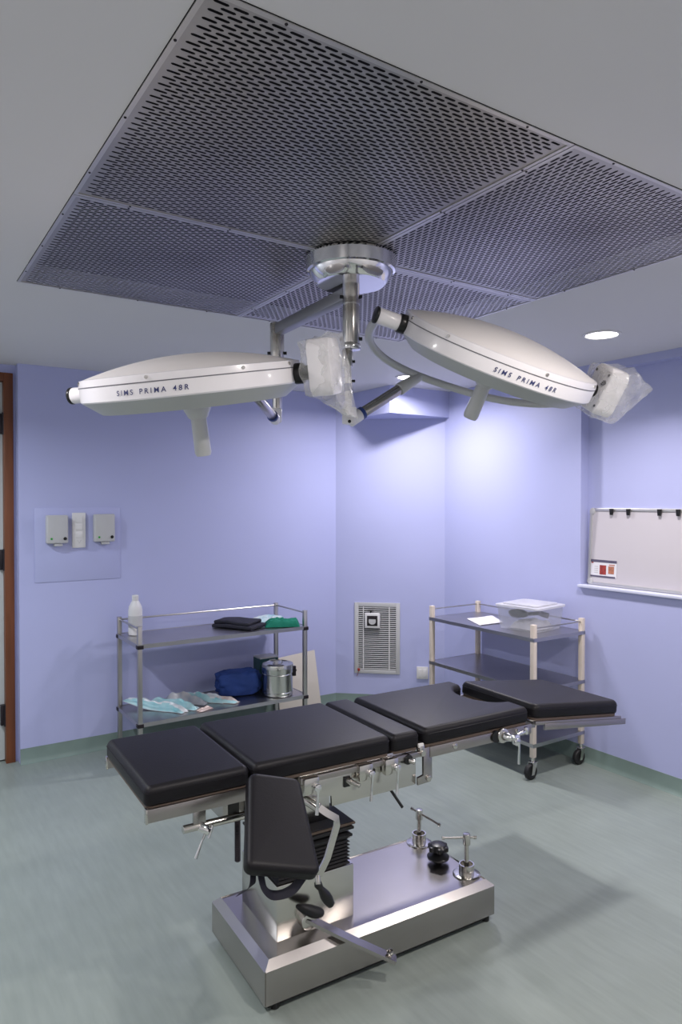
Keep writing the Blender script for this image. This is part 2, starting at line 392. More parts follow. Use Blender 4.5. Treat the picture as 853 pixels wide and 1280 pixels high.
# arm two: sits under the column
bm = B(); cyl(bm, S((1.425, 2.118, 2.247)), S((1.425, 2.118, 2.185)), .020, bev=.002); lk('swivel_joint', bm, STEEL, SL)
bm = B(); cyl(bm, S((1.427, 2.118, 2.185)), S((1.431, 2.117, 2.03)), .013); lk('sleeve', bm, LAMP, SL)
bm = B(); cyl(bm, S((1.429, 2.117, 2.125)), S((1.430, 2.117, 2.098)), .0165); lk('joint_ring', bm, BLUER, SL)
for zz in (2.205, 2.135):
    bm = B(); c = V((1.428, 2.118, zz)); cyl(bm, S(c+Rv*.012), S(c+Rv*.026), .005, seg=10); lk('grub_screw', bm, BPL, SL)
el2 = V((1.433, 2.116, 1.99))

def lamp_head(Cc, P, M, N, elbow, drop, joint_t, text_at, text_flip, name):
    Cc, P, M, N = V(Cc), V(P).normalized(), V(M).normalized(), V(N).normalized()
    P = (P - N*P.dot(N)).normalized(); Mo = N.cross(P).normalized()
    if Mo.dot(M) < 0: Mo = -Mo
    # local: x=P, y=Mo, z=N   (handed if needed)
    R3 = Matrix((P, Mo, N)).transposed()
    X = Matrix.Translation(S(Cc)) @ R3.to_4x4()
    flip = R3.determinant() < 0
    R = .335
    def L(bm): bm.transform(X); return bm
    # drum housing : outer band, slightly flared, with a bezel turned under
    bm = B(); lathe(bm, [(R-.014, .020), (R-.004, .018), (R, -.001), (R, -.044), (R-.004, -.048)], 72)
    rim = lk(name, L(bm), LAMP, SL, 25)
    bm = B(); lathe(bm, [(R-.004, -.0481), (R-.055, -.086), (R-.062, -.086), (R-.07, -.070), (0, -.066)], 72); lk('under_bezel', L(bm), LAMPG, rim, 25)
    bm = B(); prof = []
    for k in range(13):
        a = k/12; rr = (R-.014)*(1-a); prof.append((rr, .020+.050*(1-(rr/(R-.014))**2.0)))
    lathe(bm, prof, 72); lk('dome_cover', L(bm), LAMP2, rim, 25)
    bm = B(); lathe(bm, [(R+.0005, -.001), (R+.0008, -.0025), (R+.0005, -.004)], 72); lk('seam_line', L(bm), LINE, rim)
    for a in (-40, -85, -140, -172, -8, 60, 120):
        bm = B(); ca, sa = math.cos(math.radians(a)), math.sin(math.radians(a)); cyl(bm, ((R-.004)*ca, (R-.004)*sa, .010), ((R+.001)*ca, (R+.001)*sa, .010), .005, seg=8); lk('screw', L(bm), STEEL, rim)
    # sterile handle
    bm = B(); lathe(bm, [(0, -.066), (.040, -.066), (.042, -.10), (.030, -.125), (.024, -.13), (.026, -.235), (.022, -.245), (0, -.245)], 28); lk('handle', L(bm), ARMG, rim)
    # left pivot : black ring, white sleeve, black cap
    bm = B(); cyl(bm, (-R+.005, 0, -.022), (-R-.022, 0, -.022), .031, bev=.003); lk('pivot_ring', L(bm), BPL, rim)
    bm = B(); cyl(bm, (-R-.018, 0, -.022), (-R-.093, 0, -.022), .026, bev=.002); lk('pivot_sleeve', L(bm), LAMP, rim)
    bm = B(); cyl(bm, (-R-.093, 0, -.022), (-R-.104, 0, -.022), .0275, bev=.003); lk('pivot_cap', L(bm), BPL, rim)
    # right pivot ring and control box
    bm = B(); cyl(bm, (R-.005, 0, -.022), (R+.022, 0, -.022), .031, bev=.003); cyl(bm, (R+.02, 0, -.022), (R+.06, 0, -.022), .022); lk('pivot_ring', L(bm), BPL, rim)
    bm = B()
    prism(bm, [(-.062, .05), (-.045, .072), (.045, .072), (.062, .05), (.062, -.070), (.045, -.092), (-.045, -.092), (-.062, -.070)], 'x', R+.052, R+.122, .008)
    cb = lk('control_box', L(bm), LAMP, rim)
    for yy, zz in ((-.045, .045), (.045, .045), (-.045, -.065), (.045, -.065)):
        bm = B(); cyl(bm, (R+.0525, yy, zz), (R+.049, yy, zz), .0045, seg=8); lk('screw', L(bm), BPL, rim)
    # curved yoke tube passing behind and below the housing
    Ra = R+.085; D = (math.cos(drop), -math.sin(drop))
    pts = []
    for k in range(0, 33):
        a = PI*k/32; c, s = math.cos(a), math.sin(a)
        c = math.copysign(abs(c)**.8, c); s = s**.8
        pts.append(V((-Ra*c, .40*s*D[0], -.022+.40*s*D[1])))
    bm = B(); tube(bm, pts, .0145, 12); lk('yoke', L(bm), ARMG, SL)
    J = pts[int(16*joint_t)]
    Jw = X @ J
    ev = S(elbow); d = (Jw-ev)
    # elbow block, rod and end socket
    p1 = ev + d.normalized()*.055; p2 = ev + d*.70
    bm = B(); cyl(bm, p1, p2, .0195, bev=.002, seg=24); lk('lower_arm', bm, BRUSH, SL)
    bm = B(); cyl(bm, p1-d.normalized()*.004, p1+d.normalized()*.010, .024, seg=24); lk('joint_ring', bm, BLUER, SL)
    bm = B(); cyl(bm, ev-V((0, 0, .012)), ev+V((0, 0, .05)), .027, bev=.006); cyl(bm, ev, p1, .024, .023, bev=.003); lk('elbow', bm, LAMP, SL)
    bm = B(); cyl(bm, ev+Fv*-.03+V((0, 0, -.004)), ev+Fv*-.024+V((0, 0, -.004)), .006, seg=10); lk('screw', bm, BPL, SL)
    bm = B(); cyl(bm, p2-d.normalized()*.003, Jw-d.normalized()*.0, .024, .019, bev=.004, seg=24); lk('arm_socket', bm, ARMG, SL)
    # lettering wrapped round the band
    cu = bpy.data.curves.new('lettering', 'FONT'); cu.body = 'SIMS PRIMA 48R'; cu.size = .0195; cu.space_character = 1.5; cu.space_word = 1.6; cu.offset = .0002; cu.extrude = 0.0; cu.shear = .12
    cu.align_x = 'CENTER'; cu.align_y = 'CENTER'
    to = bpy.data.objects.new('tmp', cu); C.objects.link(to)
    dg = bpy.context.evaluated_depsgraph_get(); me = bpy.data.meshes.new_from_object(to.evaluated_get(dg))
    bpy.data.objects.remove(to)
    bm = B(); bm.from_mesh(me); bpy.data.meshes.remove(me)
    # small serifs on the upright strokes come out of a second, thinner pass
    for v in bm.verts:
        a = math.radians(text_at) + (v.co.x/R)*text_flip
        v.co = V(((R+.0015)*math.cos(a), (R+.0015)*math.sin(a), -.026+v.co.y))
    lt = lk('lettering', L(bm), INK, rim)
    return X, rim

R_ = .335
h2 = lamp_head((1.7248, 1.6627, 2.1998), (.918, -.3058, -.2525), (.3875, .8269, .4075), (.0842, -.4719, .8776), el2, .52, .93, -94, 1, 'lamp_head')
h1 = lamp_head((.8141, 2.063, 2.0827), (.6629, -.7472, .0468), (.7252, .6564, .2078), (-.186, -.1038, .977), el1, .02, 1.0, -84, 1, 'lamp_head')
# each head's look
# wifi-like marks on the control box of the right head
X2 = h2[0]

# plastic covers over the control boxes
def film_bag(X, pts, label, name='plastic_cover', seed=0, sub=3, amp=.012):
    bm = B()
    for p in pts: bm.verts.new(p)
    bmesh.ops.convex_hull(bm, input=bm.verts[:])
    for v in [v for v in bm.verts if not v.link_faces]: bm.verts.remove(v)
    bmesh.ops.triangulate(bm, faces=bm.faces[:])
    bmesh.ops.subdivide_edges(bm, edges=bm.edges[:], cuts=3, use_grid_fill=True)
    bmesh.ops.triangulate(bm, faces=bm.faces[:])
    bmesh.ops.subdivide_edges(bm, edges=bm.edges[:], cuts=1, use_grid_fill=True)
    c = sum((v.co for v in bm.verts), V())/len(bm.verts)
    for v in bm.verts:
        q = v.co*22+V((seed*7.3, 0, 0)); n1 = abs(noise.noise(q))-.2; n2 = noise.noise(q*2.7)
        v.co += (v.co-c).normalized()*(n1*amp*1.2+n2*amp*.25)
    bmesh.ops.delete(bm, geom=[f for f in bm.faces if (f.calc_center_median().yz-V((0, -.022))).length < .048 and f.calc_center_median().x < R_+.045], context='FACES')
    bm.transform(X)
    o = lk(name, bm, FILM, None, 60); o.location = V((1.44, 2.116, HC-.004)); return tag(o, label, 'plastic bag')
film_bag(h2[0], [(R_+.042, -.070, .055), (R_+.042, .07, .06), (R_+.042, -.068, -.10), (R_+.042, .07, -.10), (R_+.135, -.074, .080), (R_+.135, .074, .080), (R_+.135, -.07, -.10), (R_+.135, .07, -.10), (R_+.09, 0, -.108), (R_+.235, -.03, .045), (R_+.17, .02, .09), (R_+.10, -.085, 0)],
         'clear plastic bag over the control box of the right lamp head', seed=1)
film_bag(h1[0], [(R_+.030, -.045, .06), (R_+.03, .05, .07), (R_+.036, -.05, -.085), (R_+.036, .05, -.085), (R_+.132, -.072, .082), (R_+.132, .072, .080), (R_+.132, -.07, -.10), (R_+.132, .07, -.10), (R_+.155, -.04, .02), (R_+.165, -.01, -.165), (R_+.170, .02, -.17), (R_+.150, -.03, -.15)],
         'clear crinkled plastic bag over the control box of the left lamp head, hanging lower', seed=2, amp=.018)
# small printed arcs and dots on the right-hand control box (faces the lamp side)
for r in (.010, .016, .022):
    bm = B(); pts = [V((R_+.0505, -.030+r*math.cos(a), .030+r*math.sin(a))) for a in [math.radians(-150+i*12) for i in range(8)]]
    tube(bm, pts, .0014, 6); bm.transform(h2[0]); lk('printed_arc', bm, BPL, h2[1])

# ------------------------------------------------------------------ operating table (local frame u, v, z)
T = thing('operating_table', 'black padded steel operating table in the middle of the room', 'operating table', (1.05, 2.045, 0), math.radians(-2.2))
# base: skirted box with chamfered top edge
def frustum(bm, lo, hi, z0, z1, inset, ztop):
    a = [(lo[0], lo[1]), (hi[0], lo[1]), (hi[0], hi[1]), (lo[0], hi[1])]
    b = [(lo[0]+inset, lo[1]+inset), (hi[0]-inset, lo[1]+inset), (hi[0]-inset, hi[1]-inset), (lo[0]+inset, hi[1]-inset)]
    A = [bm.verts.new((*p, z0)) for p in a]; Bq = [bm.verts.new((*p, z1)) for p in a]; D = [bm.verts.new((*p, ztop)) for p in b]
    E = [bm.verts.new((p[0]+(.003 if k in (0, 3) else -.003), p[1]+(.003 if k < 2 else -.003), ztop-.004)) for k, p in enumerate(b)]
    bm.faces.new(A[::-1])
    for k in range(4):
        j = (k+1) % 4
        bm.faces.new((A[k], A[j], Bq[j], Bq[k])); bm.faces.new((Bq[k], Bq[j], D[j], D[k])); bm.faces.new((D[k], D[j], E[j], E[k]))
    bm.faces.new(E)
    bmesh.ops.bevel(bm, geom=[e for e in bm.edges if e.verts[0].co.z < ztop-.001 and e.verts[1].co.z < ztop-.001 and (abs(e.verts[0].co.z-e.verts[1].co.z) > .01)], offset=.004, segments=2, affect='EDGES')
bm = B(); frustum(bm, (0, 0), (1.02, .485), .034, .148, .027, .171); lk('base', bm, BRUSH, T, 20)
bm = B(); box(bm, (.02, .02, .012), (.98, .465, .034)); lk('base_skid', bm, RUB, T)
for u, v in ((.995, .03), (.995, .455), (.05, .03), (.05, .455)):
    bm = B(); cyl(bm, (u, v, 0), (u, v, .036), .016, bev=.003); lk('foot', bm, RUB, T)
# column housing
bm = B(); box(bm, (.092, .100, .162), (.408, .405, .36), .004); lk('column_housing', bm, STEEL, T)
# bellows
bm = B(); prof = []
z = .352
u0, u1, v0, v1 = .100, .398, .108, .395
rings = []
def ringat(ins, z): return [bm.verts.new(p) for p in ((u0+ins, v0+ins, z), (u1-ins, v0+ins, z), (u1-ins, v1-ins, z), (u0+ins, v1-ins, z))]
zs = [(.008, .352)] + [x for k in range(7) for x in ((0, .362+k*.013), (.010, .3685+k*.013))] + [(-.006, .462), (-.006, .470), (.010, .478), (-.010, .490), (-.010, .498), (.004, .508)]
for ins, z in zs: rings.append(ringat(ins, z))
for a, b in zip(rings, rings[1:]):
    for k in range(4): bm.faces.new((a[k], a[(k+1) % 4], b[(k+1) % 4], b[k]))
bm.faces.new(rings[0][::-1]); bm.faces.new(rings[-1]); lk('bellows', bm, BELL, T, 20)
bm = B(); box(bm, (.088, .095, .508), (.412, .408, .516), .001); lk('bellows_plate', bm, BOARD, T)
bm = B(); box(bm, (.092, .099, .5161), (.408, .404, .5185)); lk('plate_cover', bm, BELL, T)
bm = B(); box(bm, (.14, .16, .518), (.34, .34, .66), .004); lk('lift_mast', bm, STEEL, T)
# seat carriage under the pads
bm = B(); box(bm, (-.04, .07, .655), (.60, .425, .768), .004); box(bm, (-.11, .09, .64), (-.035, .40, .735), .004); lk('carriage', bm, BRUSH, T)
bm = B(); box(bm, (-.092, .0885, .655), (-.052, .0905, .72), .001); lk('carriage_reflection', bm, BPL, T)  # dark plate stands in for a reflection on the steel block
def rail(u0, u1, z0, z1, v, th=.012, name='side_rail', m=RAILM, M=None):
    bm = B(); box(bm, (u0, v-th/2, z0), (u1, v+th/2, z1), .0015, M=M); return lk(name, bm, m, T)
# pads
def offset_poly(pts, d):
    n = len(pts); A = sum(pts[k][0]*pts[(k+1) % n][1]-pts[(k+1) % n][0]*pts[k][1] for k in range(n)); sg = 1 if A > 0 else -1
    out = []
    for k in range(n):
        p0, p, p1 = V(pts[k-1]), V(pts[k]), V(pts[(k+1) % n])
        a, b = (p-p0), (p1-p)
        a = a.normalized() if a.length > 1e-7 else b.normalized(); b = b.normalized() if b.length > 1e-7 else a
        na, nb = V((-a.y, a.x))*sg, V((-b.y, b.x))*sg; m = (na+nb)
        m = m/max(.35, m.length_squared)*2 if m.length > 1e-6 else na
        out.append(tuple(p+m*d))
    return out
def soft_slab(bm, outline, z0, z1, rt=.021, rh=.024, rb=.008, M=None, crown=.0):
    t = bmesh.new(); prof = [(rb, z0), (rb*.3, z0+rb*.3), (0, z0+rb)]
    N = 7
    for k in range(N+1):
        a = PI/2*k/N; prof.append((rt*(1-math.cos(a)), z1-rh+rh*math.sin(a)))
    rings = []
    for d, z in prof: rings.append([t.verts.new((p[0], p[1], z)) for p in offset_poly(outline, d)])
    n = len(outline); t.faces.new(rings[0][::-1])
    for A, Q in zip(rings, rings[1:]):
        for k in range(n): t.faces.new((A[k], A[(k+1) % n], Q[(k+1) % n], Q[k]))
    t.faces.new(rings[-1]); merge(bm, t, M)
def pad(name, outline, z0, z1, M=None):
    bm = B(); soft_slab(bm, outline, z0, z1, M=M); p = lk(name, bm, PAD, T, 50)
    bm = B(); prism(bm, offset_poly(outline, .006), 'z', z0-.011, z0-.0005, M=M); lk('pad_board', bm, BOARD, p)
    bm = B(); w = [V((*q, z1-.0215)) for q in offset_poly(outline, .0000)]; w.append(w[0])
    if M: w = [M @ q for q in w]
    tube(bm, w, .0016, 5); lk('piping', bm, PAD, p)
    return p
def rrect(u0, v0, u1, v1, r=.02, n=5):
    pts = []
    for cx, cy, a0 in ((u1-r, v0+r, -90), (u1-r, v1-r, 0), (u0+r, v1-r, 90), (u0+r, v0+r, 180)):
        for k in range(n+1):
            a = math.radians(a0+90*k/n); pts.append((cx+r*math.cos(a), cy+r*math.sin(a)))
    return pts
ZP0, ZP1 = .785, .845
pad('leg_pad', rrect(-.392, -.005, -.052, .505, .023), ZP0, ZP1)
pad('seat_pad', rrect(-.044, -.008, .502, .508, .023), ZP0, ZP1+.003)
pad('lumbar_pad', rrect(.508, -.008, .634, .508, .023), ZP0, ZP1)
# back pad with the horseshoe cut-out facing the head pad
o = []
def arc(cx, cy, rx, ry, a0, a1, n): return [(cx+rx*math.cos(math.radians(a0+(a1-a0)*k/n)), cy+ry*math.sin(math.radians(a0+(a1-a0)*k/n))) for k in range(n+1)]
u0_, u1_, r = .655, 1.205, .023
o += arc(u0_+r, -.006+r, r, r, 180, 270, 4) + arc(u1_-r, -.006+r, r, r, -90, 0, 4)
o += arc(u1_-.026, .094, .026, .026, 0, 62, 4)
o += arc(u1_-.006, .265, .110, .150, 250, 110, 16)
o += arc(u1_-.026, .436, .026, .026, -62, 0, 4)
o += arc(u1_-r, .506-r, r, r, 0, 90, 4) + arc(u0_+r, .506-r, r, r, 90, 180, 4)
pad('back_pad', o, ZP0, ZP1)
HM = Matrix.Translation((1.228, 0, .849)) @ Matrix.Rotation(math.radians(6.6), 4, 'Y') @ Matrix.Translation((-1.228, 0, -.849))
pad('head_pad', rrect(1.240, -.004, 1.792, .470, .032), .792, .849, M=HM)
# side rails both sides
for v in (-.002, .502):
    rail(-.388, -.058, .739, .780, v, .016)
    rail(.128, .640, .748, .768, v-.004 if v < .1 else v+.004, .012)
    rail(.680, 1.213, .735, .775, v, .014)
    rail(1.245, 1.80, .766, .781, v if v < .1 else .466, .016, 'head_frame', M=HM)
    rail(1.30, 1.83, .744, .770, v-.006 if v < .1 else .472, .010, M=HM)
for u in (-.29, -.09, .70, 1.08):
    bm = B(); box(bm, (u-.012, .006, .742), (u+.012, .494, .77)); lk('cross_member', bm, BRUSH, T)
for u in (1.25, 1.70):
    bm = B(); box(bm, (u-.012, .006, .752), (u+.012, .458, .772), M=HM); lk('cross_member', bm, BRUSH, T)
for v in (-.002, .502):
    bm = B(); box(bm, (-.392, v-.009, .737), (-.386, v+.009, .782), .001); lk('rail_end_cap', bm, STEEL, T)
# side plates with notch
for v in (.010, .490):
    bm = B(); prism(bm, [(.622, .782), (.622, .641), (.258, .641), (.258, .679), (.150, .690), (.132, .712), (.132, .772)], 'y', v-.005, v+.005, .001); lk('side_plate', bm, STEEL, T)
# clamps with drop levers
def clamp(uc, zc, L=.095, tilt=.0, v=-.002):
    bm = B(); box(bm, (uc-.031, v-.026, zc-.028), (uc+.027, v+.004, zc+.030), .006); c = lk('rail_clamp', bm, STEEL, T)
    bm = B(); cyl(bm, (uc+.012, v-.024, zc-.002), (uc+.012, v-.044, zc-.002), .013, bev=.003)
    a = V((uc+.012, v-.042, zc)); b = a+V((-tilt-.008, -.004, -L)); tube(bm, [a, a.lerp(b, .25), a.lerp(b, .7), b], [.0075, .0045, .005, .0065], 10); lk('clamp_lever', bm, CHROME, c)
clamp(.165, .740, .088); clamp(.383, .742, .092); clamp(.494, .742, .092)
bm = B(); box(bm, (.305, -.001, .698), (.330, .006, .734), .001); lk('pin_slot', bm, BPL, T)
bm = B(); cyl(bm, (.325, .006, .718), (.348, -.036, .708), .008, bev=.002); cyl(bm, (.321, .01, .72), (.330, -.008, .716), .013); lk('pin', bm, STEEL, T)
bm = B(); box(bm, (.425, -.0005, .712), (.437, .006, .738), .001); lk('pin_slot', bm, BPL, T)
bm = B(); cyl(bm, (.575, .004, .750), (.575, -.018, .748), .022, .018, bev=.004); kb = lk('adjusting_knob', bm, BPL, T)
bm = B(); cyl(bm, (.575, -.016, .748), (.590, -.034, .742), .009, bev=.002); lk('knob_pin', bm, STEEL, kb)
bm = B(); cyl(bm, (.515, .06, .662), (.572, .02, .560), .0055, seg=10); lk('release_rod', bm, BPL, T)
# hinge link between seat and back sections
for v in (.000, .50):
    bm = B(); prism(bm, [(.650, .775), (.690, .775), (.692, .655), (.684, .643), (.624, .640), (.624, .668), (.652, .672)], 'y', v-.006, v+.004, .001); l_ = lk('hinge_link', bm, BRUSH, T)
    bm = B(); cyl(bm, (.673, v-.005, .658), (.673, v-.013, .658), .011, bev=.002); lk('bolt', bm, STEEL, l_)
bm = B(); box(bm, (.628, -.012, .745), (.652, .012, .790), .004); cyl(bm, (.640, -.004, .76), (.640, -.02, .76), .010); lk('hinge_block', bm, STEEL, T)
bm = B(); box(bm, (.623, -.012, .781), (.648, -.002, .797), .003); lk('white_stop', bm, WHITE, T)
for u, z_ in ((.80, .757), (1.13, .757)):
    bm = B(); cyl(bm, (u, -.008, z_), (u, -.013, z_), .011, bev=.002); lk('bolt', bm, STEEL, T)
# head-end clamp with T lever
bm = B(); cyl(bm, (1.045, -.006, .757), (1.045, -.022, .757), .030, bev=.004); hc = lk('head_clamp', bm, STEEL, T)
bm = B(); cyl(bm, (1.012, -.004, .757), (1.012, -.016, .757), .024); lk('washer', bm, BPL, hc)
bm = B(); cyl(bm, (1.050, -.02, .755), (1.062, -.050, .752), .020, .013, bev=.003); cyl(bm, (1.062, -.045, .752), (1.10, -.045, .750), .012, bev=.002)
tube(bm, [(1.095, -.050, .752), (1.097, -.054, .71), (1.093, -.056, .645)], [.008, .0045, .006], 10); cyl(bm, (1.085, -.04, .735), (1.085, -.06, .735), .015, bev=.003)
cyl(bm, (1.10, -.04, .757), (1.155, -.04, .765), .006); cyl(bm, (1.15, -.04, .752), (1.15, -.04, .780), .009, bev=.002)
lk('clamp_lever', bm, CHROME, hc)
# leg-end accessory rod, hanger and crank
bm = B(); cyl(bm, (-.276, .0, .691), (-.02, .0, .688), .0125, bev=.002); rd = lk('accessory_rod', bm, STEEL, T)
bm = B(); box(bm, (-.243, -.006, .680), (-.203, .008, .742), .002); lk('hanger', bm, BRUSH, rd)
bm = B(); cyl(bm, (-.222, -.002, .690), (-.196, -.020, .672), .016, .012, bev=.003); tube(bm, [(-.205, -.016, .676), (-.222, -.022, .652), (-.246, -.03, .607)], [.005, .0035, .0055], 10); cyl(bm, (-.185, -.016, .69), (-.20, -.02, .655), .0045)
lk('crank', bm, CHROME, rd)
bm = B()
pts = [(.0085 if k % 2 else .0105, .655-k*.003) for k in range(52)]
lathe(bm, [(0, .657)]+pts+[(0, pts[-1][1]-.002)], 14, Matrix.Translation((-.062, .08, 0))); lk('threaded_spindle', bm, HINGE, T)
# crank handle hanging over the housing
bm = B()
def strip(bm, pts, w, th, nrm):
    nrm = V(nrm).normalized(); pts = [V(p) for p in pts]; rg = []
    for i, p in enumerate(pts):
        d = (pts[min(i+1, len(pts)-1)]-pts[max(i-1, 0)]).normalized(); s = d.cross(nrm).normalized()*w/2; q = nrm*th/2
        rg.append([bm.verts.new(p+s+q), bm.verts.new(p-s+q), bm.verts.new(p-s-q), bm.verts.new(p+s-q)])
    for a, b in zip(rg, rg[1:]):
        for k in range(4): bm.faces.new((a[k], a[(k+1) % 4], b[(k+1) % 4], b[k]))
    bm.faces.new(rg[0][::-1]); bm.faces.new(rg[-1])
strip(bm, [(.175, -.03, .675), (.212, -.045, .645), (.243, -.05, .624), (.244, -.052, .60), (.205, -.055, .50), (.172, -.055, .450)], .024, .008, (.15, -1, .25))
ch = lk('crank_handle', bm, STEEL, T)
bm = B(); cyl(bm, (.150, .02, .69), (.185, -.036, .666), .016, bev=.003); lk('crank_shaft', bm, STEEL, ch)
bm = B(); cyl(bm, (.170, -.05, .452), (.166, -.062, .425), .009, bev=.002); lk('grip_collar', bm, STEEL, ch)
bm = B(); Mk = Matrix.Translation((.170, -.055, .420)) @ (V((.218, -.065, .338))-V((.170, -.055, .420))).to_track_quat('Z', 'Y').to_matrix().to_4x4()
lathe(bm, [(0, -.012), (.010, -.010), (.014, -.002), (.012, .010), (.010, .014), (.018, .045), (.0185, .065), (.014, .088), (.008, .094), (0, .095)], 20, Mk); lk('crank_grip', bm, BPL, ch)
# foot pedal
bm = B(); strip(bm, [(.195, .075, .235), (.235, .055, .210), (.33, -.02, .160), (.452, -.105, .098)], .040, .012, (.35, -.25, .9)); fp = lk('foot_pedal', bm, BRUSH, T)
bm = B(); cyl(bm, (.440, -.09, .113), (.436, -.094, .128), .012, bev=.003); lk('bolt', bm, STEEL, fp)
bm = B(); cyl(bm, (.20, .105, .225), (.20, .06, .225), .030, bev=.004); lk('pivot_boss', bm, STEEL, fp)
bm = B(); t = bmesh.new(); bmesh.ops.create_uvsphere(t, u_segments=20, v_segments=12, radius=1)
for v in t.verts:
    v.co = V((v.co.x*.058*(1-.25*v.co.x), v.co.y*.022, v.co.z*.020+.004*abs(v.co.x)))
merge(bm, t, Matrix.Translation((.205, .045, .268)) @ Matrix.Rotation(math.radians(26), 4, 'Y') @ Matrix.Rotation(math.radians(-8), 4, 'Z')); lk('pedal_rubber', bm, RUB, fp)
# floor locks on the base
def floor_lock(u, v, ang, htop, hz):
    bm = B(); lathe(bm, [(0, .1675), (.056, .1675), (.056, .1705), (.050, .173), (.031, .173), (.031, .212), (.026, .212), (.026, .19), (0, .19)], 32, Matrix.Translation((u, v, 0))); fl = lk('floor_lock', bm, STEEL, T)
    bm = B(); cyl(bm, (u, v, .185), (u, v, htop-.03), .0095); cyl(bm, (u, v, htop-.045), (u, v, htop), .0155, bev=.003); lk('lock_spindle', bm, STEEL, fl)
    d = V((math.cos(ang), math.sin(ang), hz)); c = V((u, v, htop-.016))
    bm = B(); cyl(bm, c-d*.036, c+d*.100, .0045, seg=10)
    for q in (c-d*.036, c+d*.100): cyl(bm, q-d*.005, q+d*.005, .007, seg=10)
    lk('lock_handle', bm, STEEL, fl)
    for k in range(5):
        a = k*2*PI/5+.4; bm = B(); cyl(bm, (u+.045*math.cos(a), v+.045*math.sin(a), .168), (u+.045*math.cos(a), v+.045*math.sin(a), .1735), .005, seg=8); lk('screw', bm, CHROME, fl)
floor_lock(.952, .412, math.radians(-65), .318, -.28)
floor_lock(.955, .098, math.radians(158), .335, .06)
bm = B(); lathe(bm, [(0, .1675), (.016, .1675), (.018, .176), (.046, .186), (.047, .194), (.030, .203), (.018, .210), (.020, .216), (.038, .222), (.040, .236), (.030, .246), (.012, .250), (0, .250)], 36, Matrix.Translation((.917, .235, 0)))
hw = lk('hand_wheel', bm, BPL, T)
for k in range(6):
    a = k*PI/3; bm = B(); cyl(bm, (.917+.034*math.cos(a), .235+.034*math.sin(a), .220), (.917+.034*math.cos(a), .235+.034*math.sin(a), .240), .012, bev=.004, seg=12); lk('wheel_lobe', bm, BPL, hw)

# ------------------------------------------------------------------ arm board
AB = thing('arm_board', 'narrow black padded arm board hanging down from the near side of the table', 'arm board', (0, 0, 0))
tr = Matrix.Translation((1.05, 2.045, 0)) @ Matrix.Rotation(math.radians(-2.2), 4, 'Z')
tl_, tr_ = V((-.090, -.085, .838)), V((.090, -.085, .806))
bl_, br_ = V((-.205, -.33, .677)), V((-.004+.03, -.33, .655))
top_c, bot_c = (tl_+tr_)/2, (bl_+br_)/2
zax = (bot_c-top_c); LEN = zax.length; zax.normalize(); xax = ((tr_-tl_)+(br_-bl_)).normalized(); xax = (xax-zax*xax.dot(zax)).normalized(); yax = zax.cross(xax).normalized()
if yax.z < 0: yax = -yax
AM = Matrix((xax, -zax, yax)).transposed().to_4x4(); AM.translation = top_c
wt, wb = .178, .222
ol = []
def corner(cx, cy, r, a0): return [(cx+r*math.cos(math.radians(a0+90*k/4)), cy+r*math.sin(math.radians(a0+90*k/4))) for k in range(5)]
ol += corner(wb/2-.022, -LEN+.022, .022, -90); ol += corner(wt/2-.03, -.012, .03, 0); ol += corner(-wt/2+.03, -.012, .03, 90); ol += corner(-wb/2+.022, -LEN+.022, .022, 180)
bm = B(); soft_slab(bm, ol, -.045, 0, .020, .016, .008); bm.transform(AM); bm.transform(tr); lk('arm_pad', bm, PAD, AB, 50)
'''
A_ = [t.verts.new((*p, -.045)) for p in ol]; B_ = [t.verts.new((*p, 0)) for p in ol]; n = len(ol)
t.faces.new(A_[::-1]); t.faces.new(B_)
for k in range(n): t.faces.new((A_[k], A_[(k+1) % n], B_[(k+1) % n], B_[k]))
bmesh.ops.bevel(t, geom=[e for e in t.edges if e.verts[0].co.z > -.001 and e.verts[1].co.z > -.001], offset=.012, segments=4, affect='EDGES')
'''
bm = B(); prism(bm, [(q[0]*.93, q[1]*.97) for q in ol], 'z', -.053, -.0455, M=AM); bm.transform(tr); lk('pad_board', bm, BPL, AB)
bm = B(); tube(bm, [AM @ V((.0, -.06, -.053)), AM @ V((0, -.045, -.066)), AM @ V((.0, -.03, -.072))], .011, 12); bm.transform(tr); lk('mounting_post', bm, STEEL, AB)
def strap(pts):
    bm = B(); P_ = smooth_path([AM @ V(p) for p in pts], 6); strip(bm, P_, .020, .002, (.3, -1, .3)); bm.transform(tr); lk('strap', bm, NAVYC, AB)
e_ = -LEN
strap([(-.075, e_+.03, -.056), (-.072, e_+.000, -.075), (-.075, e_+.005, -.115), (-.083, e_+.02, -.165)])
bm = B(); P_ = smooth_path([AM @ V(p) for p in ((-.055, e_+.03, -.056), (-.035, e_-.01, -.080), (.005, e_-.01, -.108), (.05, e_-.005, -.085), (.085, e_+.03, -.057))], 6); strip(bm, P_, .028, .002, (.5, -.6, .6)); bm.transform(tr); lk('strap', bm, NAVYC, AB)

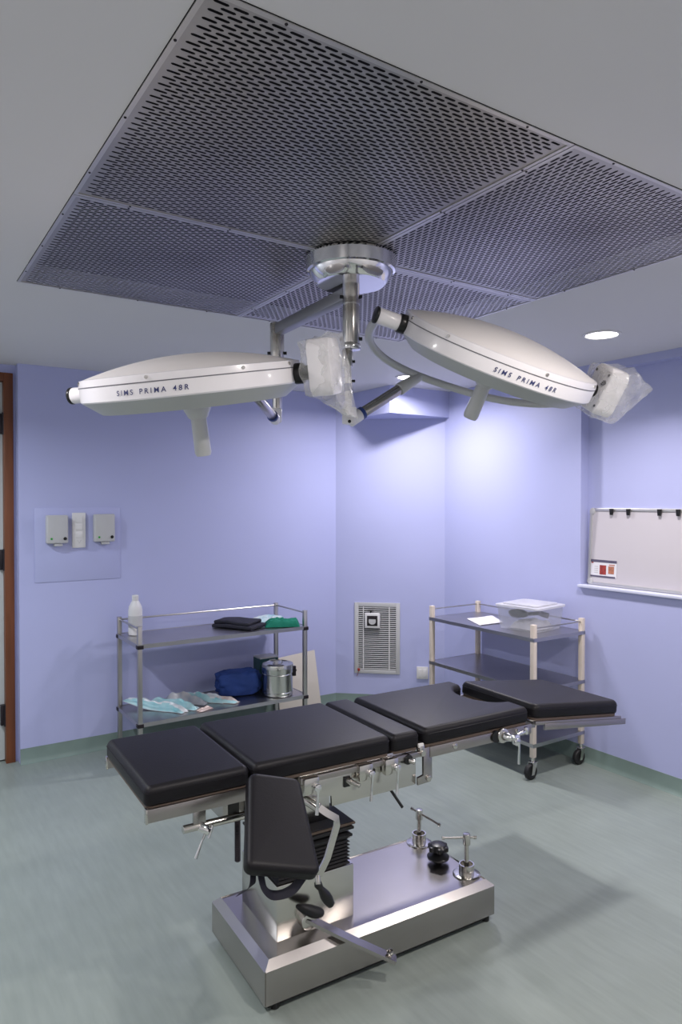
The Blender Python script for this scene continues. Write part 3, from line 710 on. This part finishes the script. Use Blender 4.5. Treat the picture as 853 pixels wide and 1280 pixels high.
# ------------------------------------------------------------------ left trolley
LT = thing('instrument_trolley', 'two-shelf stainless steel trolley against the left wall behind the table', 'trolley', (1.365, 4.36, 0))
W_, D_ = 1.20, .44
posts = [(0, 0), (W_, 0), (W_, D_), (0, D_)]
for k, (x, y) in enumerate(posts):
    bm = B(); box(bm, (x-.014, y-.014, .07 if y else .07), (x+.014, y+.014, .915), .003); pp = lk('post', bm, DSTEEL, LT)
    bm = B(); cyl(bm, (x, y, 0), (x, y, .072), .013, .017, bev=.003); lk('rubber_foot', bm, RUB, pp)
for z in (.800, .305):
    bm = B(); box(bm, (-.012, -.012, z-.003), (W_+.012, D_+.012, z), 0)
    for lo, hi in (((-.012, -.016, z-.024), (W_+.012, -.010, z+.002)), ((-.012, D_+.010, z-.024), (W_+.012, D_+.016, z+.002)), ((-.016, -.016, z-.024), (-.010, D_+.016, z+.002)), ((W_+.010, -.016, z-.024), (W_+.016, D_+.016, z+.002))):
        box(bm, lo, hi)
    lk('shelf', bm, SHELF, LT)
for a, b in (((0, 0), (0, D_)), ((0, D_), (W_, D_)), ((W_, D_), (W_, 0))):
    bm = B(); cyl(bm, (*a, .897), (*b, .897), .006, seg=10); lk('guard_rail', bm, DSTEEL, LT)
for z in (.80, .305):
    for k, (x, y) in enumerate(posts):
        bm = B(); box(bm, (x-.020, y-.020, z-.028), (x+.020, y+.020, z-.004), .003); lk('shelf_bracket', bm, HINGE, LT)

# right trolley, cream posts on castors
RT = thing('castor_trolley', 'cream-posted steel trolley on black castors beside the right wall', 'trolley', (3.34, 2.925, 0))
W2, D2 = .455, .94
posts = [(0, 0), (W2, 0), (W2, D2), (0, D2)]
for k, (x, y) in enumerate(posts):
    bm = B(); box(bm, (x-.0155, y-.0155, .13), (x+.0155, y+.0155, .945), .004); pp = lk('post', bm, CREAM, RT)
    bm = B(); cyl(bm, (x, y, .105), (x, y, .132), .012); box(bm, (x-.022, y-.022, .098), (x+.022, y+.022, .108), .004)
    sx = -.022
    for s in (-1, 1): prism(bm, [(x-.020, .10), (x+.018, .10), (x+sx+.012, .030), (x+sx-.010, .030)], 'y', y+s*.018-.0015, y+s*.018+.0015)
    cs = lk('castor_fork', bm, STEEL, pp)
    bm = B(); Mw = Matrix.Translation((x+sx, y, .048)) @ Matrix.Rotation(PI/2, 4, 'X')
    lathe(bm, [(0, -.012), (.030, -.012), (.034, -.015), (.044, -.014), (.048, -.008), (.048, .008), (.044, .014), (.034, .015), (.030, .012), (0, .012)], 32, Mw); lk('castor_wheel', bm, RUB, pp)
for z in (.862, .545, .215):
    bm = B(); box(bm, (-.012, -.012, z-.003), (W2+.012, D2+.012, z), 0)
    for lo, hi in (((-.012, -.016, z-.022), (W2+.012, -.010, z+.001)), ((-.012, D2+.010, z-.022), (W2+.012, D2+.016, z+.001)), ((-.016, -.016, z-.022), (-.010, D2+.016, z+.001)), ((W2+.010, -.016, z-.022), (W2+.016, D2+.016, z+.001))):
        box(bm, lo, hi)
    lk('shelf', bm, SHELF, RT)
for a, b in (((0, 0), (W2, 0)), ((W2, 0), (W2, D2)), ((W2, D2), (0, D2))):
    bm = B(); cyl(bm, (*a, .922), (*b, .922), .005, seg=10); lk('guard_rail', bm, DSTEEL, RT)

# ------------------------------------------------------------------ things on the left trolley
def cloth(name, m, cx, cy, z0, w, d, h, rz, seed, label, cat, amp=1., nx=36, ny=26, edge=1.6, droop=None, group=None, fr=11, m2=None):
    bm = B(); g = [[None]*(ny+1) for _ in range(nx+1)]; low = []
    for i in range(nx+1):
        for j in range(ny+1):
            a, b = i/nx*2-1, j/ny*2-1
            q = V((a*w*fr*.7, b*d*fr*1.7, seed*3.7)); n = noise.noise(q)*.45+(.5-abs(noise.noise(q*1.7+V((a*.8, 0, 0)))))*.4-.1
            e = max(0, 1-max(abs(a), abs(b))**(4*edge))
            ed = noise.noise(V((a*2, b*2, seed*1.3)))*.13
            x = a*w/2*(1+ed); y = b*d/2*(1+noise.noise(V((b*2, a*2, seed*2.3)))*.13)
            z = z0+.002+max(0, h*e*(.62+n*amp))
            if droop: x, y, z = droop(a, b, x, y, z)
            g[i][j] = bm.verts.new((x, y, z)); low.append((g[i][j]))
    for i in range(nx):
        for j in range(ny): bm.faces.new((g[i][j], g[i+1][j], g[i+1][j+1], g[i][j+1]))
    ext = bmesh.ops.extrude_face_region(bm, geom=bm.faces[:])
    for v in [v for v in ext['geom'] if isinstance(v, bmesh.types.BMVert)]:
        v.co.z = min(v.co.z-.001, z0+.001) if v.co.z > z0 else v.co.z-.004
    if m2:
        for f in bm.faces:
            c = f.calc_center_median(); b = c.y/(d/2); a = c.x/(w/2)
            if b < -.45 or a > .78 or a < -.8: f.material_index = 1
    bm.transform(Matrix.Translation((cx, cy, 0)) @ Matrix.Rotation(rz, 4, 'Z'))
    return tag(lk(name, bm, m, None, 28 if m2 else 70, mats=[m, m2] if m2 else None), label, cat, group)
# bottle
BT = thing('bottle', 'white plastic bottle at the left end of the steel trolley top', 'bottle', (1.443, 4.70, .802))
bm = B(); lathe(bm, [(0, 0), (.042, 0), (.046, .005), (.046, .165), (.042, .190), (.026, .222), (.019, .232), (0, .232)], 32); lk('bottle_body', bm, WHITE, BT)
bm = B(); lathe(bm, [(.021, .230), (.022, .233), (.022, .262), (.019, .266), (0, .266)], 24); lk('cap', bm, WHITE, BT)
bm = B(); lathe(bm, [(.0465, .05), (.0468, .055), (.0468, .125), (.0465, .13)], 32); lk('bottle_label', bm, GREYPL, BT)
# folded black cloth : two soft layers
bm = B(); box(bm, (-.17, -.10, 0), (.17, .10, .026), .012, 3); box(bm, (-.165, -.08, .024), (.13, .10, .050), .012, 3)
bmesh.ops.subdivide_edges(bm, edges=bm.edges[:], cuts=2, use_grid_fill=True)
for v in bm.verts: v.co.z = max(0, v.co.z+noise.noise(v.co*14)*.007); v.co.x += noise.noise(v.co*9+V((3, 0, 0)))*.008
bm.transform(Matrix.Translation((2.150, 4.575, .803)) @ Matrix.Rotation(math.radians(-60), 4, 'Z')); tag(lk('folded_cloth', bm, NAVYC, None, 60), 'black folded cloth lying on the steel trolley top', 'cloth')
def dr(a, b, x, y, z):
    return x, y, z - (max(0, -b-.72)*.05 if b < -.72 else 0)
cloth('surgical_cloth', GREENC, 2.428, 4.452, .803, .25, .15, .070, math.radians(-25), 3, 'crumpled bright green cloth at the right end of the steel trolley top', 'cloth', amp=.7)
cloth('sterile_pouch', PACKB, 2.44, 4.69, .803, .24, .13, .045, .1, 5, 'pale blue clear pouch behind the green and black cloths', 'pouch', amp=.8, group='sterile pouches')
# lower shelf
def pouch(cx, cy, L, W, h, rz, seed, m, m2, label, lift=0., bend=.008, split=-.25):
    """a filled flat pouch: crimped ends, long folds running lengthwise"""
    bm = B(); nx, ny = 30, 16; top, bot = [], []
    for i in range(nx+1):
        ta, tb = [], []
        for j in range(ny+1):
            a, b = i/nx*2-1, j/ny*2-1
            endf = 1-abs(a)**5; side = 1-abs(b)**2.4
            fold = .70+.42*math.sin(b*4.2+seed+a*.9+1.2*noise.noise(V((a*1.4, b, seed))))*side
            n = noise.noise(V((a*4.2, b*2.2, seed*1.9)))*.34
            wv = bend*math.sin(a*2.1+seed)
            wd = W/2*(1+.14*noise.noise(V((a*2.3, seed, 0)))) * (1.0 if abs(a) < .9 else 1.06)
            x, y = a*L/2+.022*noise.noise(V((b*2, seed, 4))), b*wd+wv
            up = lift*max(0, -a)**1.5
            zb = .002+up+.010*max(0, -.75-a)*0
            z = zb+.0025+max(0, h*.72*endf*side*(fold+n))
            ta.append(bm.verts.new((x, y, z))); tb.append(bm.verts.new((x, y, zb)))
        top.append(ta); bot.append(tb)
    for i in range(nx):
        for j in range(ny):
            f = bm.faces.new((top[i][j], top[i+1][j], top[i+1][j+1], top[i][j+1]))
            if (j/ny*2-1)+.5*noise.noise(V((i*.13, j*.1, seed))) < split: f.material_index = 1
            bm.faces.new((bot[i][j], bot[i][j+1], bot[i+1][j+1], bot[i+1][j]))
    for i in range(nx):
        bm.faces.new((top[i][0], bot[i][0], bot[i+1][0], top[i+1][0])); bm.faces.new((top[i][ny], top[i+1][ny], bot[i+1][ny], bot[i][ny]))
    for j in range(ny):
        bm.faces.new((top[0][j], top[0][j+1], bot[0][j+1], bot[0][j])); bm.faces.new((top[nx][j], bot[nx][j], bot[nx][j+1], top[nx][j+1]))
    bm.transform(Matrix.Translation((cx, cy, .3055)) @ Matrix.Rotation(rz, 4, 'Z'))
    return tag(lk('sterile_pouch', bm, m, None, 40, mats=[m, m2]), label, 'pouch', 'sterile pouches')
pouch(1.545, 4.590, .44, .080, .060, math.radians(-50), 1.0, PACKW, TURQ, 'long white pouch with a turquoise edge, leftmost on the lower trolley shelf', lift=.05)
pouch(1.660, 4.590, .38, .070, .065, math.radians(-50), 2.3, PACKW, TURQ, 'white pouch with a turquoise side, second from the left on the lower shelf', split=.2)
pouch(1.770, 4.640, .32, .075, .085, math.radians(-48), 3.1, PACKM, PACKM, 'grey-printed pouch in the middle of the pile on the lower shelf')
pouch(1.885, 4.625, .34, .075, .085, math.radians(-50), 4.4, PACKW, TURQ, 'thick white pouch with a turquoise edge right of the grey-printed one', split=-.5)
pouch(1.975, 4.520, .26, .055, .060, math.radians(-50), 5.2, PACKP, TURQ, 'pale narrow pouch beside the blue bundle on the lower shelf', split=-.1)
pouch(1.815, 4.405, .11, .050, .022, math.radians(10), 6.0, PACKP, PACKP, 'small pinkish pouch at the front edge of the lower shelf')
# blue wrapped bundle
bm = B(); t = bmesh.new(); bmesh.ops.create_cube(t, size=1); bmesh.ops.subdivide_edges(t, edges=t.edges[:], cuts=14, use_grid_fill=True)
for v in t.verts:
    q = v.co*2; p = V((q.x, q.y, q.z)); s = (abs(p.x)**5+abs(p.y)**5+abs(p.z)**5)**(1/5); p = p/s
    n = noise.noise(p*2.2+V((9, 1, 2)))*.16+noise.noise(p*5.5)*.07+(-.05*abs(noise.noise(V((0, p.z*6, p.x*1.5)))))
    k = 1+n
    v.co = V((p.x*.155*k, p.y*.085*k, max(.0, .085+p.z*.085*(k if p.z > 0 else 1))))
merge(bm, t, Matrix.Translation((2.165, 4.63, .308)) @ Matrix.Rotation(math.radians(-12), 4, 'Z')); tag(lk('wrapped_bundle', bm, BLUEC, None, 60), 'blue cloth-wrapped bundle on the lower trolley shelf beside the drum', 'bundle')
# dressing drum
DR = thing('dressing_drum', 'round stainless steel dressing drum with lid on the lower trolley shelf', 'drum', (2.405, 4.475, .3085)); DR.scale = (1.28, 1.28, 1.2)
bm = B(); lathe(bm, [(0, 0), (.083, 0), (.085, .004), (.085, .018), (.087, .020), (.085, .023), (.085, .125), (.087, .128), (.085, .131), (.085, .158), (0, .158)], 44); lk('drum_body', bm, DRUM, DR, 25)
bm = B(); lathe(bm, [(.088, .135), (.0885, .155), (.089, .175), (.086, .184), (.066, .190), (.060, .186), (0, .187)], 44); lk('lid', bm, DRUM, DR, 25)
bm = B(); box(bm, (.074, -.050, .105), (.092, -.030, .165), .003); cyl(bm, (.088, -.052, .14), (.090, -.028, .14), .006); lk('clasp', bm, HINGE, DR)
bm = B(); tube(bm, smooth_path([(-.03, 0, .188), (-.02, 0, .198), (.02, 0, .198), (.03, 0, .188)], 4), .003, 8); lk('lid_handle', bm, DRUM, DR)
# dark teal carton behind
DB = thing('carton', 'small dark teal open carton behind the steel drum', 'box', (2.42, 4.69, .3085))
bm = B(); box(bm, (-.075, -.055, 0), (.075, -.050, .23)); box(bm, (-.075, .050, 0), (.075, .055, .23)); box(bm, (-.075, -.05, 0), (-.070, .05, .23)); box(bm, (.070, -.05, 0), (.075, .05, .23)); box(bm, (-.075, -.05, 0), (.075, .05, .004)); lk('carton_body', bm, TEAL, DB)
bm = B(); box(bm, (-.076, -.058, .225), (.076, .057, .236), .002); lk('carton_lid', bm, GREYPL, DB)
bm = B(); box(bm, (.0, -.059, .17), (.05, -.0555, .215)); lk('end_label', bm, GREYPL, DB)
# leaning cream board
bm = B(); Mb = Matrix.Translation((2.80, 4.800, .0)) @ Matrix.Rotation(math.radians(-8.5), 4, 'X')
prism(bm, [(-.20, .002), (.185, .002), (.158, .495), (-.19, .470)], 'y', 0, .012, .001, M=Mb); tag(lk('leaning_panel', bm, BOARDC), 'cream board leaning on the wall behind the right end of the steel trolley', 'board')

# ------------------------------------------------------------------ things on the right trolley
rzb = math.radians(8)
TB = thing('storage_box', 'clear plastic storage box with frosted lid on the cream trolley top', 'box', (3.592, 3.175, .8635), rzb)
def openbox(bm, a, b, h, ta, tb, th=.003, r=.03):
    lo = rrect(-a/2, -b/2, a/2, b/2, r); hi = rrect(-ta/2, -tb/2, ta/2, tb/2, r); li = rrect(-a/2+th, -b/2+th, a/2-th, b/2-th, r-th); hii = rrect(-ta/2+th, -tb/2+th, ta/2-th, tb/2-th, r-th)
    R = [[bm.verts.new((*p, z)) for p in q] for q, z in ((lo, 0), (hi, h), (hii, h), (li, th))]
    n = len(lo); bm.faces.new(R[0][::-1]); bm.faces.new(R[3])
    for A, Q in zip(R, R[1:]):
        for k in range(n): bm.faces.new((A[k], A[(k+1) % n], Q[(k+1) % n], Q[k]))
bm = B(); openbox(bm, .30, .29, .145, .325, .32); lk('box_body', bm, TUB, TB, 50)
bm = B(); prism(bm, rrect(-.172, -.17, .172, .17, .035), 'z', .1455, .158, .003); prism(bm, rrect(-.135, -.133, .135, .133, .03), 'z', .158, .168, .003); lk('lid', bm, TUBLID, TB, 40)
c, s = math.cos(rzb), math.sin(rzb)
cloth('white_cloth', PAPER, 3.592, 3.165, .8675, .22, .20, .072, rzb, 21, 'white cloth folded inside the clear storage box', 'cloth', amp=.6)
bm = B(); t = bmesh.new(); bmesh.ops.create_uvsphere(t, u_segments=24, v_segments=14, radius=1)
for v in t.verts: v.co = V((v.co.x*.035, v.co.y*.075, v.co.z*.030+noise.noise(v.co*2)*.006))
merge(bm, t, Matrix.Translation((3.545, 3.235, .955)) @ Matrix.Rotation(math.radians(10), 4, 'Z')); 
cyl(bm, (3.555, 3.19, .955), (3.62, 3.12, .965), .012); cyl(bm, (3.62, 3.12, .965), (3.65, 3.07, .95), .018, bev=.004)
tag(lk('face_mask', bm, BPL), 'black rubber breathing mask lying on the white cloth inside the clear box', 'mask')
bm = B(); g = []
for i in range(9):
    row = []
    for j in range(9):
        a, b = i/8, j/8; p = V((3.49, 3.665, 0))*(1-a)*(1-b)+V((3.73, 3.655, 0))*a*(1-b)+V((3.59, 3.41, 0))*a*b+V((3.375, 3.42, 0))*(1-a)*b
        row.append(bm.verts.new((p.x, p.y, .8640+.004*abs(noise.noise(V((a*3, b*3, 5))))+.006*max(0, a-.7))))
    g.append(row)
for i in range(8):
    for j in range(8): bm.faces.new((g[i][j], g[i+1][j], g[i+1][j+1], g[i][j+1]))
ext = bmesh.ops.extrude_face_region(bm, geom=bm.faces[:])
for v in ext['geom']:
    if isinstance(v, bmesh.types.BMVert): v.co.z += .0012
tag(lk('paper_sheet', bm, PAPER), 'white paper sheet lying on the cream trolley top left of the clear box', 'paper')

# ------------------------------------------------------------------ wall grille on the corner wall
gd = V((.668, -.60, 0)).normalized(); gn = V((-.60, -.668, 0)).normalized()
Mg = Matrix((gd, -gn, V((0, 0, 1)))).transposed().to_4x4(); Mg.translation = V((3.182, 4.9, 0))   # x along wall, y into wall, z up
gx0, gx1, gz0, gz1 = .158, .535, .275, .862
G = thing('air_grille', 'white louvred air grille low on the corner wall', 'air grille')
fw = .034
bm = B()
for lo, hi in (((gx0, -.012, gz0), (gx0+fw, -.001, gz1)), ((gx1-fw, -.012, gz0), (gx1, -.001, gz1)), ((gx0+fw, -.012, gz0), (gx1-fw, -.001, gz0+fw)), ((gx0+fw, -.012, gz1-fw), (gx1-fw, -.001, gz1))): box(bm, lo, hi, .002)
bm.transform(Mg); lk('grille_frame', bm, GREYPL, G)
bm = B(); box(bm, (gx0+fw, -.002, gz0+fw), (gx1-fw, -.001, gz1-fw)); bm.transform(Mg); lk('duct_shade_sheet', bm, DARK, G)  # flat near-black sheet stands in for the shade behind the louvres
nb = 31; hh = (gz1-gz0-2*fw)/nb
for k in range(nb):
    z = gz0+fw+hh*(k+.5); bm = B(); Ms = Matrix.Translation(((gx0+gx1)/2, -.0075, z)) @ Matrix.Rotation(math.radians(32), 4, 'X')
    box(bm, (-(gx1-gx0)/2+fw, -.0055, -.0016), ((gx1-gx0)/2-fw, .0055, .0016), M=Ms); bm.transform(Mg); lk('louvre_blade', bm, GREYPL, G)
for x in (gx0+.075, gx1-.088):
    bm = B(); box(bm, (x-.004, -.015, gz0+fw), (x+.004, -.0115, gz1-fw)); bm.transform(Mg); lk('louvre_bar', bm, WHITE, G)
# gauge hanging on the grille
TH = thing('hanging_gauge', 'small white square gauge with dark dial clipped on the wall grille', 'gauge')
bm = B(); box(bm, (.246, -.040, .655), (.372, -.016, .780), .008, 3); bm.transform(Mg); lk('gauge_case', bm, WHITE, TH)
bm = B(); box(bm, (.266, -.042, .675), (.352, -.0402, .758), .0005); bm.transform(Mg); lk('gauge_face', bm, HINGE, TH)
bm = B(); prism(bm, arc(.309, .712, .030, .026, 180, 360, 12)+[(.337, .730), (.281, .730)], 'y', -.0432, -.0421); bm.transform(Mg); lk('dial', bm, GREYPL, TH)
bm = B(); cyl(bm, (.295, -.028, .778), (.295, -.022, .800), .006, seg=8); box(bm, (.268, -.026, .795), (.32, -.016, .803), .002); bm.transform(Mg); lk('hook', bm, BPL, TH)
bm = B(); box(bm, (.185, -.022, .296), (.205, -.0125, .318), .003); cyl(bm, (.195, -.018, .30), (.18, -.012, .25), .0015, seg=6); bm.transform(Mg); tag(lk('red_tag', bm, REDP), 'tiny red plug at the lower left corner of the wall grille', 'plug')
SK = thing('wall_socket', 'small white socket low on the corner wall right of the grille', 'socket')
bm = B(); box(bm, (.672, -.012, .245), (.765, -.001, .345), .003); bm.transform(Mg); lk('socket_plate', bm, WHITE, SK)
for x in (.699, .738):
    bm = B(); box(bm, (x-.015, -.017, .262), (x+.013, -.0125, .325), .002); bm.transform(Mg); lk('rocker', bm, WHITE, SK)

# ------------------------------------------------------------------ left wall fittings
bm = B(); box(bm, (.850, 4.896, 1.168), (1.402, 4.8995, 1.655), .001); struct('trim_2', bm, WALL)
def dispenser(x0, x1, z0, z1, lab):
    d = thing('wall_dispenser', lab, 'dispenser', (x0, 4.896, z0), 0, 'grey wall units')
    w, h = x1-x0, z1-z0
    bm = B(); box(bm, (0, -.055, 0), (w, -.001, h), .010, 3); lk('dispenser_body', bm, GREYPL, d)
    bm = B(); cyl(bm, (w*.84, -.054, h*.17), (w*.84, -.060, h*.17), .011, bev=.002, seg=14); lk('black_button', bm, BPL, d)
    bm = B(); cyl(bm, (w*.22, -.054, h*.17), (w*.22, -.057, h*.17), .007, seg=12); lk('green_lamp', bm, GRN, d)
    bm = B(); box(bm, (w*.35, -.045, -.018), (w*.75, -.01, .0), .004); lk('spout', bm, GREYPL, d)
dispenser(.913, 1.048, 1.422, 1.608, 'grey wall unit with green and black dots, left of the white switch plate')
dispenser(1.215, 1.352, 1.425, 1.612, 'grey wall unit with green and black dots, right of the white switch plate')
SW = thing('switch_plate', 'tall white switch plate between the two grey wall units', 'switch plate')
bm = B(); box(bm, (1.080, 4.880, 1.388), (1.167, 4.895, 1.622), .004); lk('switch_cover', bm, WHITE, SW)
for z in (1.575, 1.525, 1.475):
    bm = B(); box(bm, (1.102, 4.8765, z-.020), (1.146, 4.8798, z+.020), .0015); lk('rocker', bm, WHITE, SW)
bm = B(); strip(bm, [(1.112, 4.8785, 1.440), (1.124, 4.8785, 1.418), (1.136, 4.8785, 1.440)], .0025, .001, (0, -1, 0)); lk('printed_mark', bm, GREYPL, SW)

# ------------------------------------------------------------------ whiteboard
WBT = thing('whiteboard', 'aluminium-framed whiteboard leaning in the wall niche on the sill', 'whiteboard', (3.897, 2.955, 1.157))
WBT.rotation_euler = (0, math.radians(3.0), 0)
Lb, Hb = 1.22, .498
bm = B(); box(bm, (-.006, -Lb+.006, .006), (.006, -.006, Hb-.006)); lk('writing_surface', bm, WB, WBT)
bm = B(); fr_ = .020
box(bm, (-.011, -Lb+.02, 0), (.009, -.02, fr_), .003); box(bm, (-.011, -Lb+.02, Hb-fr_), (.009, -.02, Hb), .003); box(bm, (-.011, -fr_, .02), (.009, 0, Hb-.02), .003); box(bm, (-.011, -Lb, .02), (.009, -Lb+fr_, Hb-.02), .003)
lk('board_frame', bm, ALU, WBT)
for (y, z) in ((0, 0), (0, Hb), (-Lb, 0), (-Lb, Hb)):
    bm = B(); a0 = {(True, True): 0, (True, False): 90}.get((y == 0, z == 0), 0)
    cy = y-.020 if y == 0 else y+.020; cz = z+.020 if z == 0 else z-.020
    cyl(bm, (-.012, cy, cz), (.009, cy, cz), .0215, seg=24, bev=.003); lk('corner_cap', bm, GREYPL, WBT)
for y in (2.787, 2.667, 2.458, 2.340):
    bm = B(); yy = y-2.955; prism(bm, [(yy-.014, Hb-.004), (yy+.014, Hb-.004), (yy+.009, Hb-.044), (yy-.009, Hb-.044)], 'x', -.024, -.0125, .002); bm.transform(WBT.matrix_basis if False else Matrix.Translation((3.897, 2.955, 1.157)) @ Matrix.Rotation(math.radians(3), 4, 'Y'))
    k = {2.787: 'leftmost black clip on the top edge of the whiteboard', 2.667: 'second black clip from the left on the whiteboard top edge', 2.458: 'third black clip from the left on the whiteboard top edge', 2.340: 'black clip on the whiteboard nearest the photo right edge'}[y]
    tag(lk('board_clip', bm, BPL), k, 'clip', 'clips on the whiteboard')
LFM = Matrix.Translation((3.897, 2.955, 1.157)) @ Matrix.Rotation(math.radians(3), 4, 'Y')
LF = thing('leaflet', 'small printed leaflet with two pictures stuck low on the whiteboard', 'leaflet', (3.897, 2.955, 1.157)); LF.rotation_euler = (0, math.radians(3), 0)
ly0, ly1, lz0, lz1 = -.214, -.022, .052, .164
bm = B(); box(bm, (-.0078, ly0, lz0), (-.0065, ly1, lz1)); lk('leaflet_sheet', bm, PAPER, LF)
def lb(nm, y0, y1, z0, z1, m):
    bm = B(); box(bm, (-.0088, y0, z0), (-.0079, y1, z1)); lk(nm, bm, m, LF)
lb('header_band', ly0, ly1, lz1-.017, lz1, BAND); lb('footer_band', ly0+.008, ly1, lz0, lz0+.010, BAND); lb('red_mark', ly1-.020, ly1-.004, lz1-.0245, lz1-.0175, RED)
lb('picture', -.138, -.090, lz0+.018, lz0+.078, RED); lb('picture', -.196, -.154, lz0+.026, lz0+.074, ORG); lb('caption', -.200, -.158, lz0+.079, lz0+.086, ORG)
for k in range(4): lb('text_line', -.078, -.050, lz0+.026+k*.013, lz0+.030+k*.013, GREYPL)

# ------------------------------------------------------------------ world, camera, colour
w = bpy.data.worlds.new('World'); bpy.context.scene.world = w; w.use_nodes = True
w.node_tree.nodes['Background'].inputs[0].default_value = (.5, .5, .6, 1); w.node_tree.nodes['Background'].inputs[1].default_value = .05
cam = bpy.data.cameras.new('camera'); co = bpy.data.objects.new('camera', cam); C.objects.link(co)
cam.sensor_fit = 'VERTICAL'; cam.sensor_height = 36; cam.sensor_width = 24; cam.lens = 878.7/1280*36; cam.clip_start = .05
yaw, pitch = .98749, math.radians(.8908)
co.location = (0, 0, 1.70); co.rotation_euler = (PI/2-pitch, 0, yaw-PI/2)
sc = bpy.context.scene; sc.camera = co
sc.view_settings.view_transform = 'Standard'; sc.view_settings.look = 'None'; sc.view_settings.gamma = 1; sc.view_settings.use_curve_mapping = False
sc.view_settings.exposure = .5
sc.cycles.use_denoising = True
sc.cycles.max_bounces = 10; sc.cycles.diffuse_bounces = 5; sc.cycles.glossy_bounces = 4; sc.cycles.transparent_max_bounces = 16
sc.cycles.sample_clamp_indirect = 6
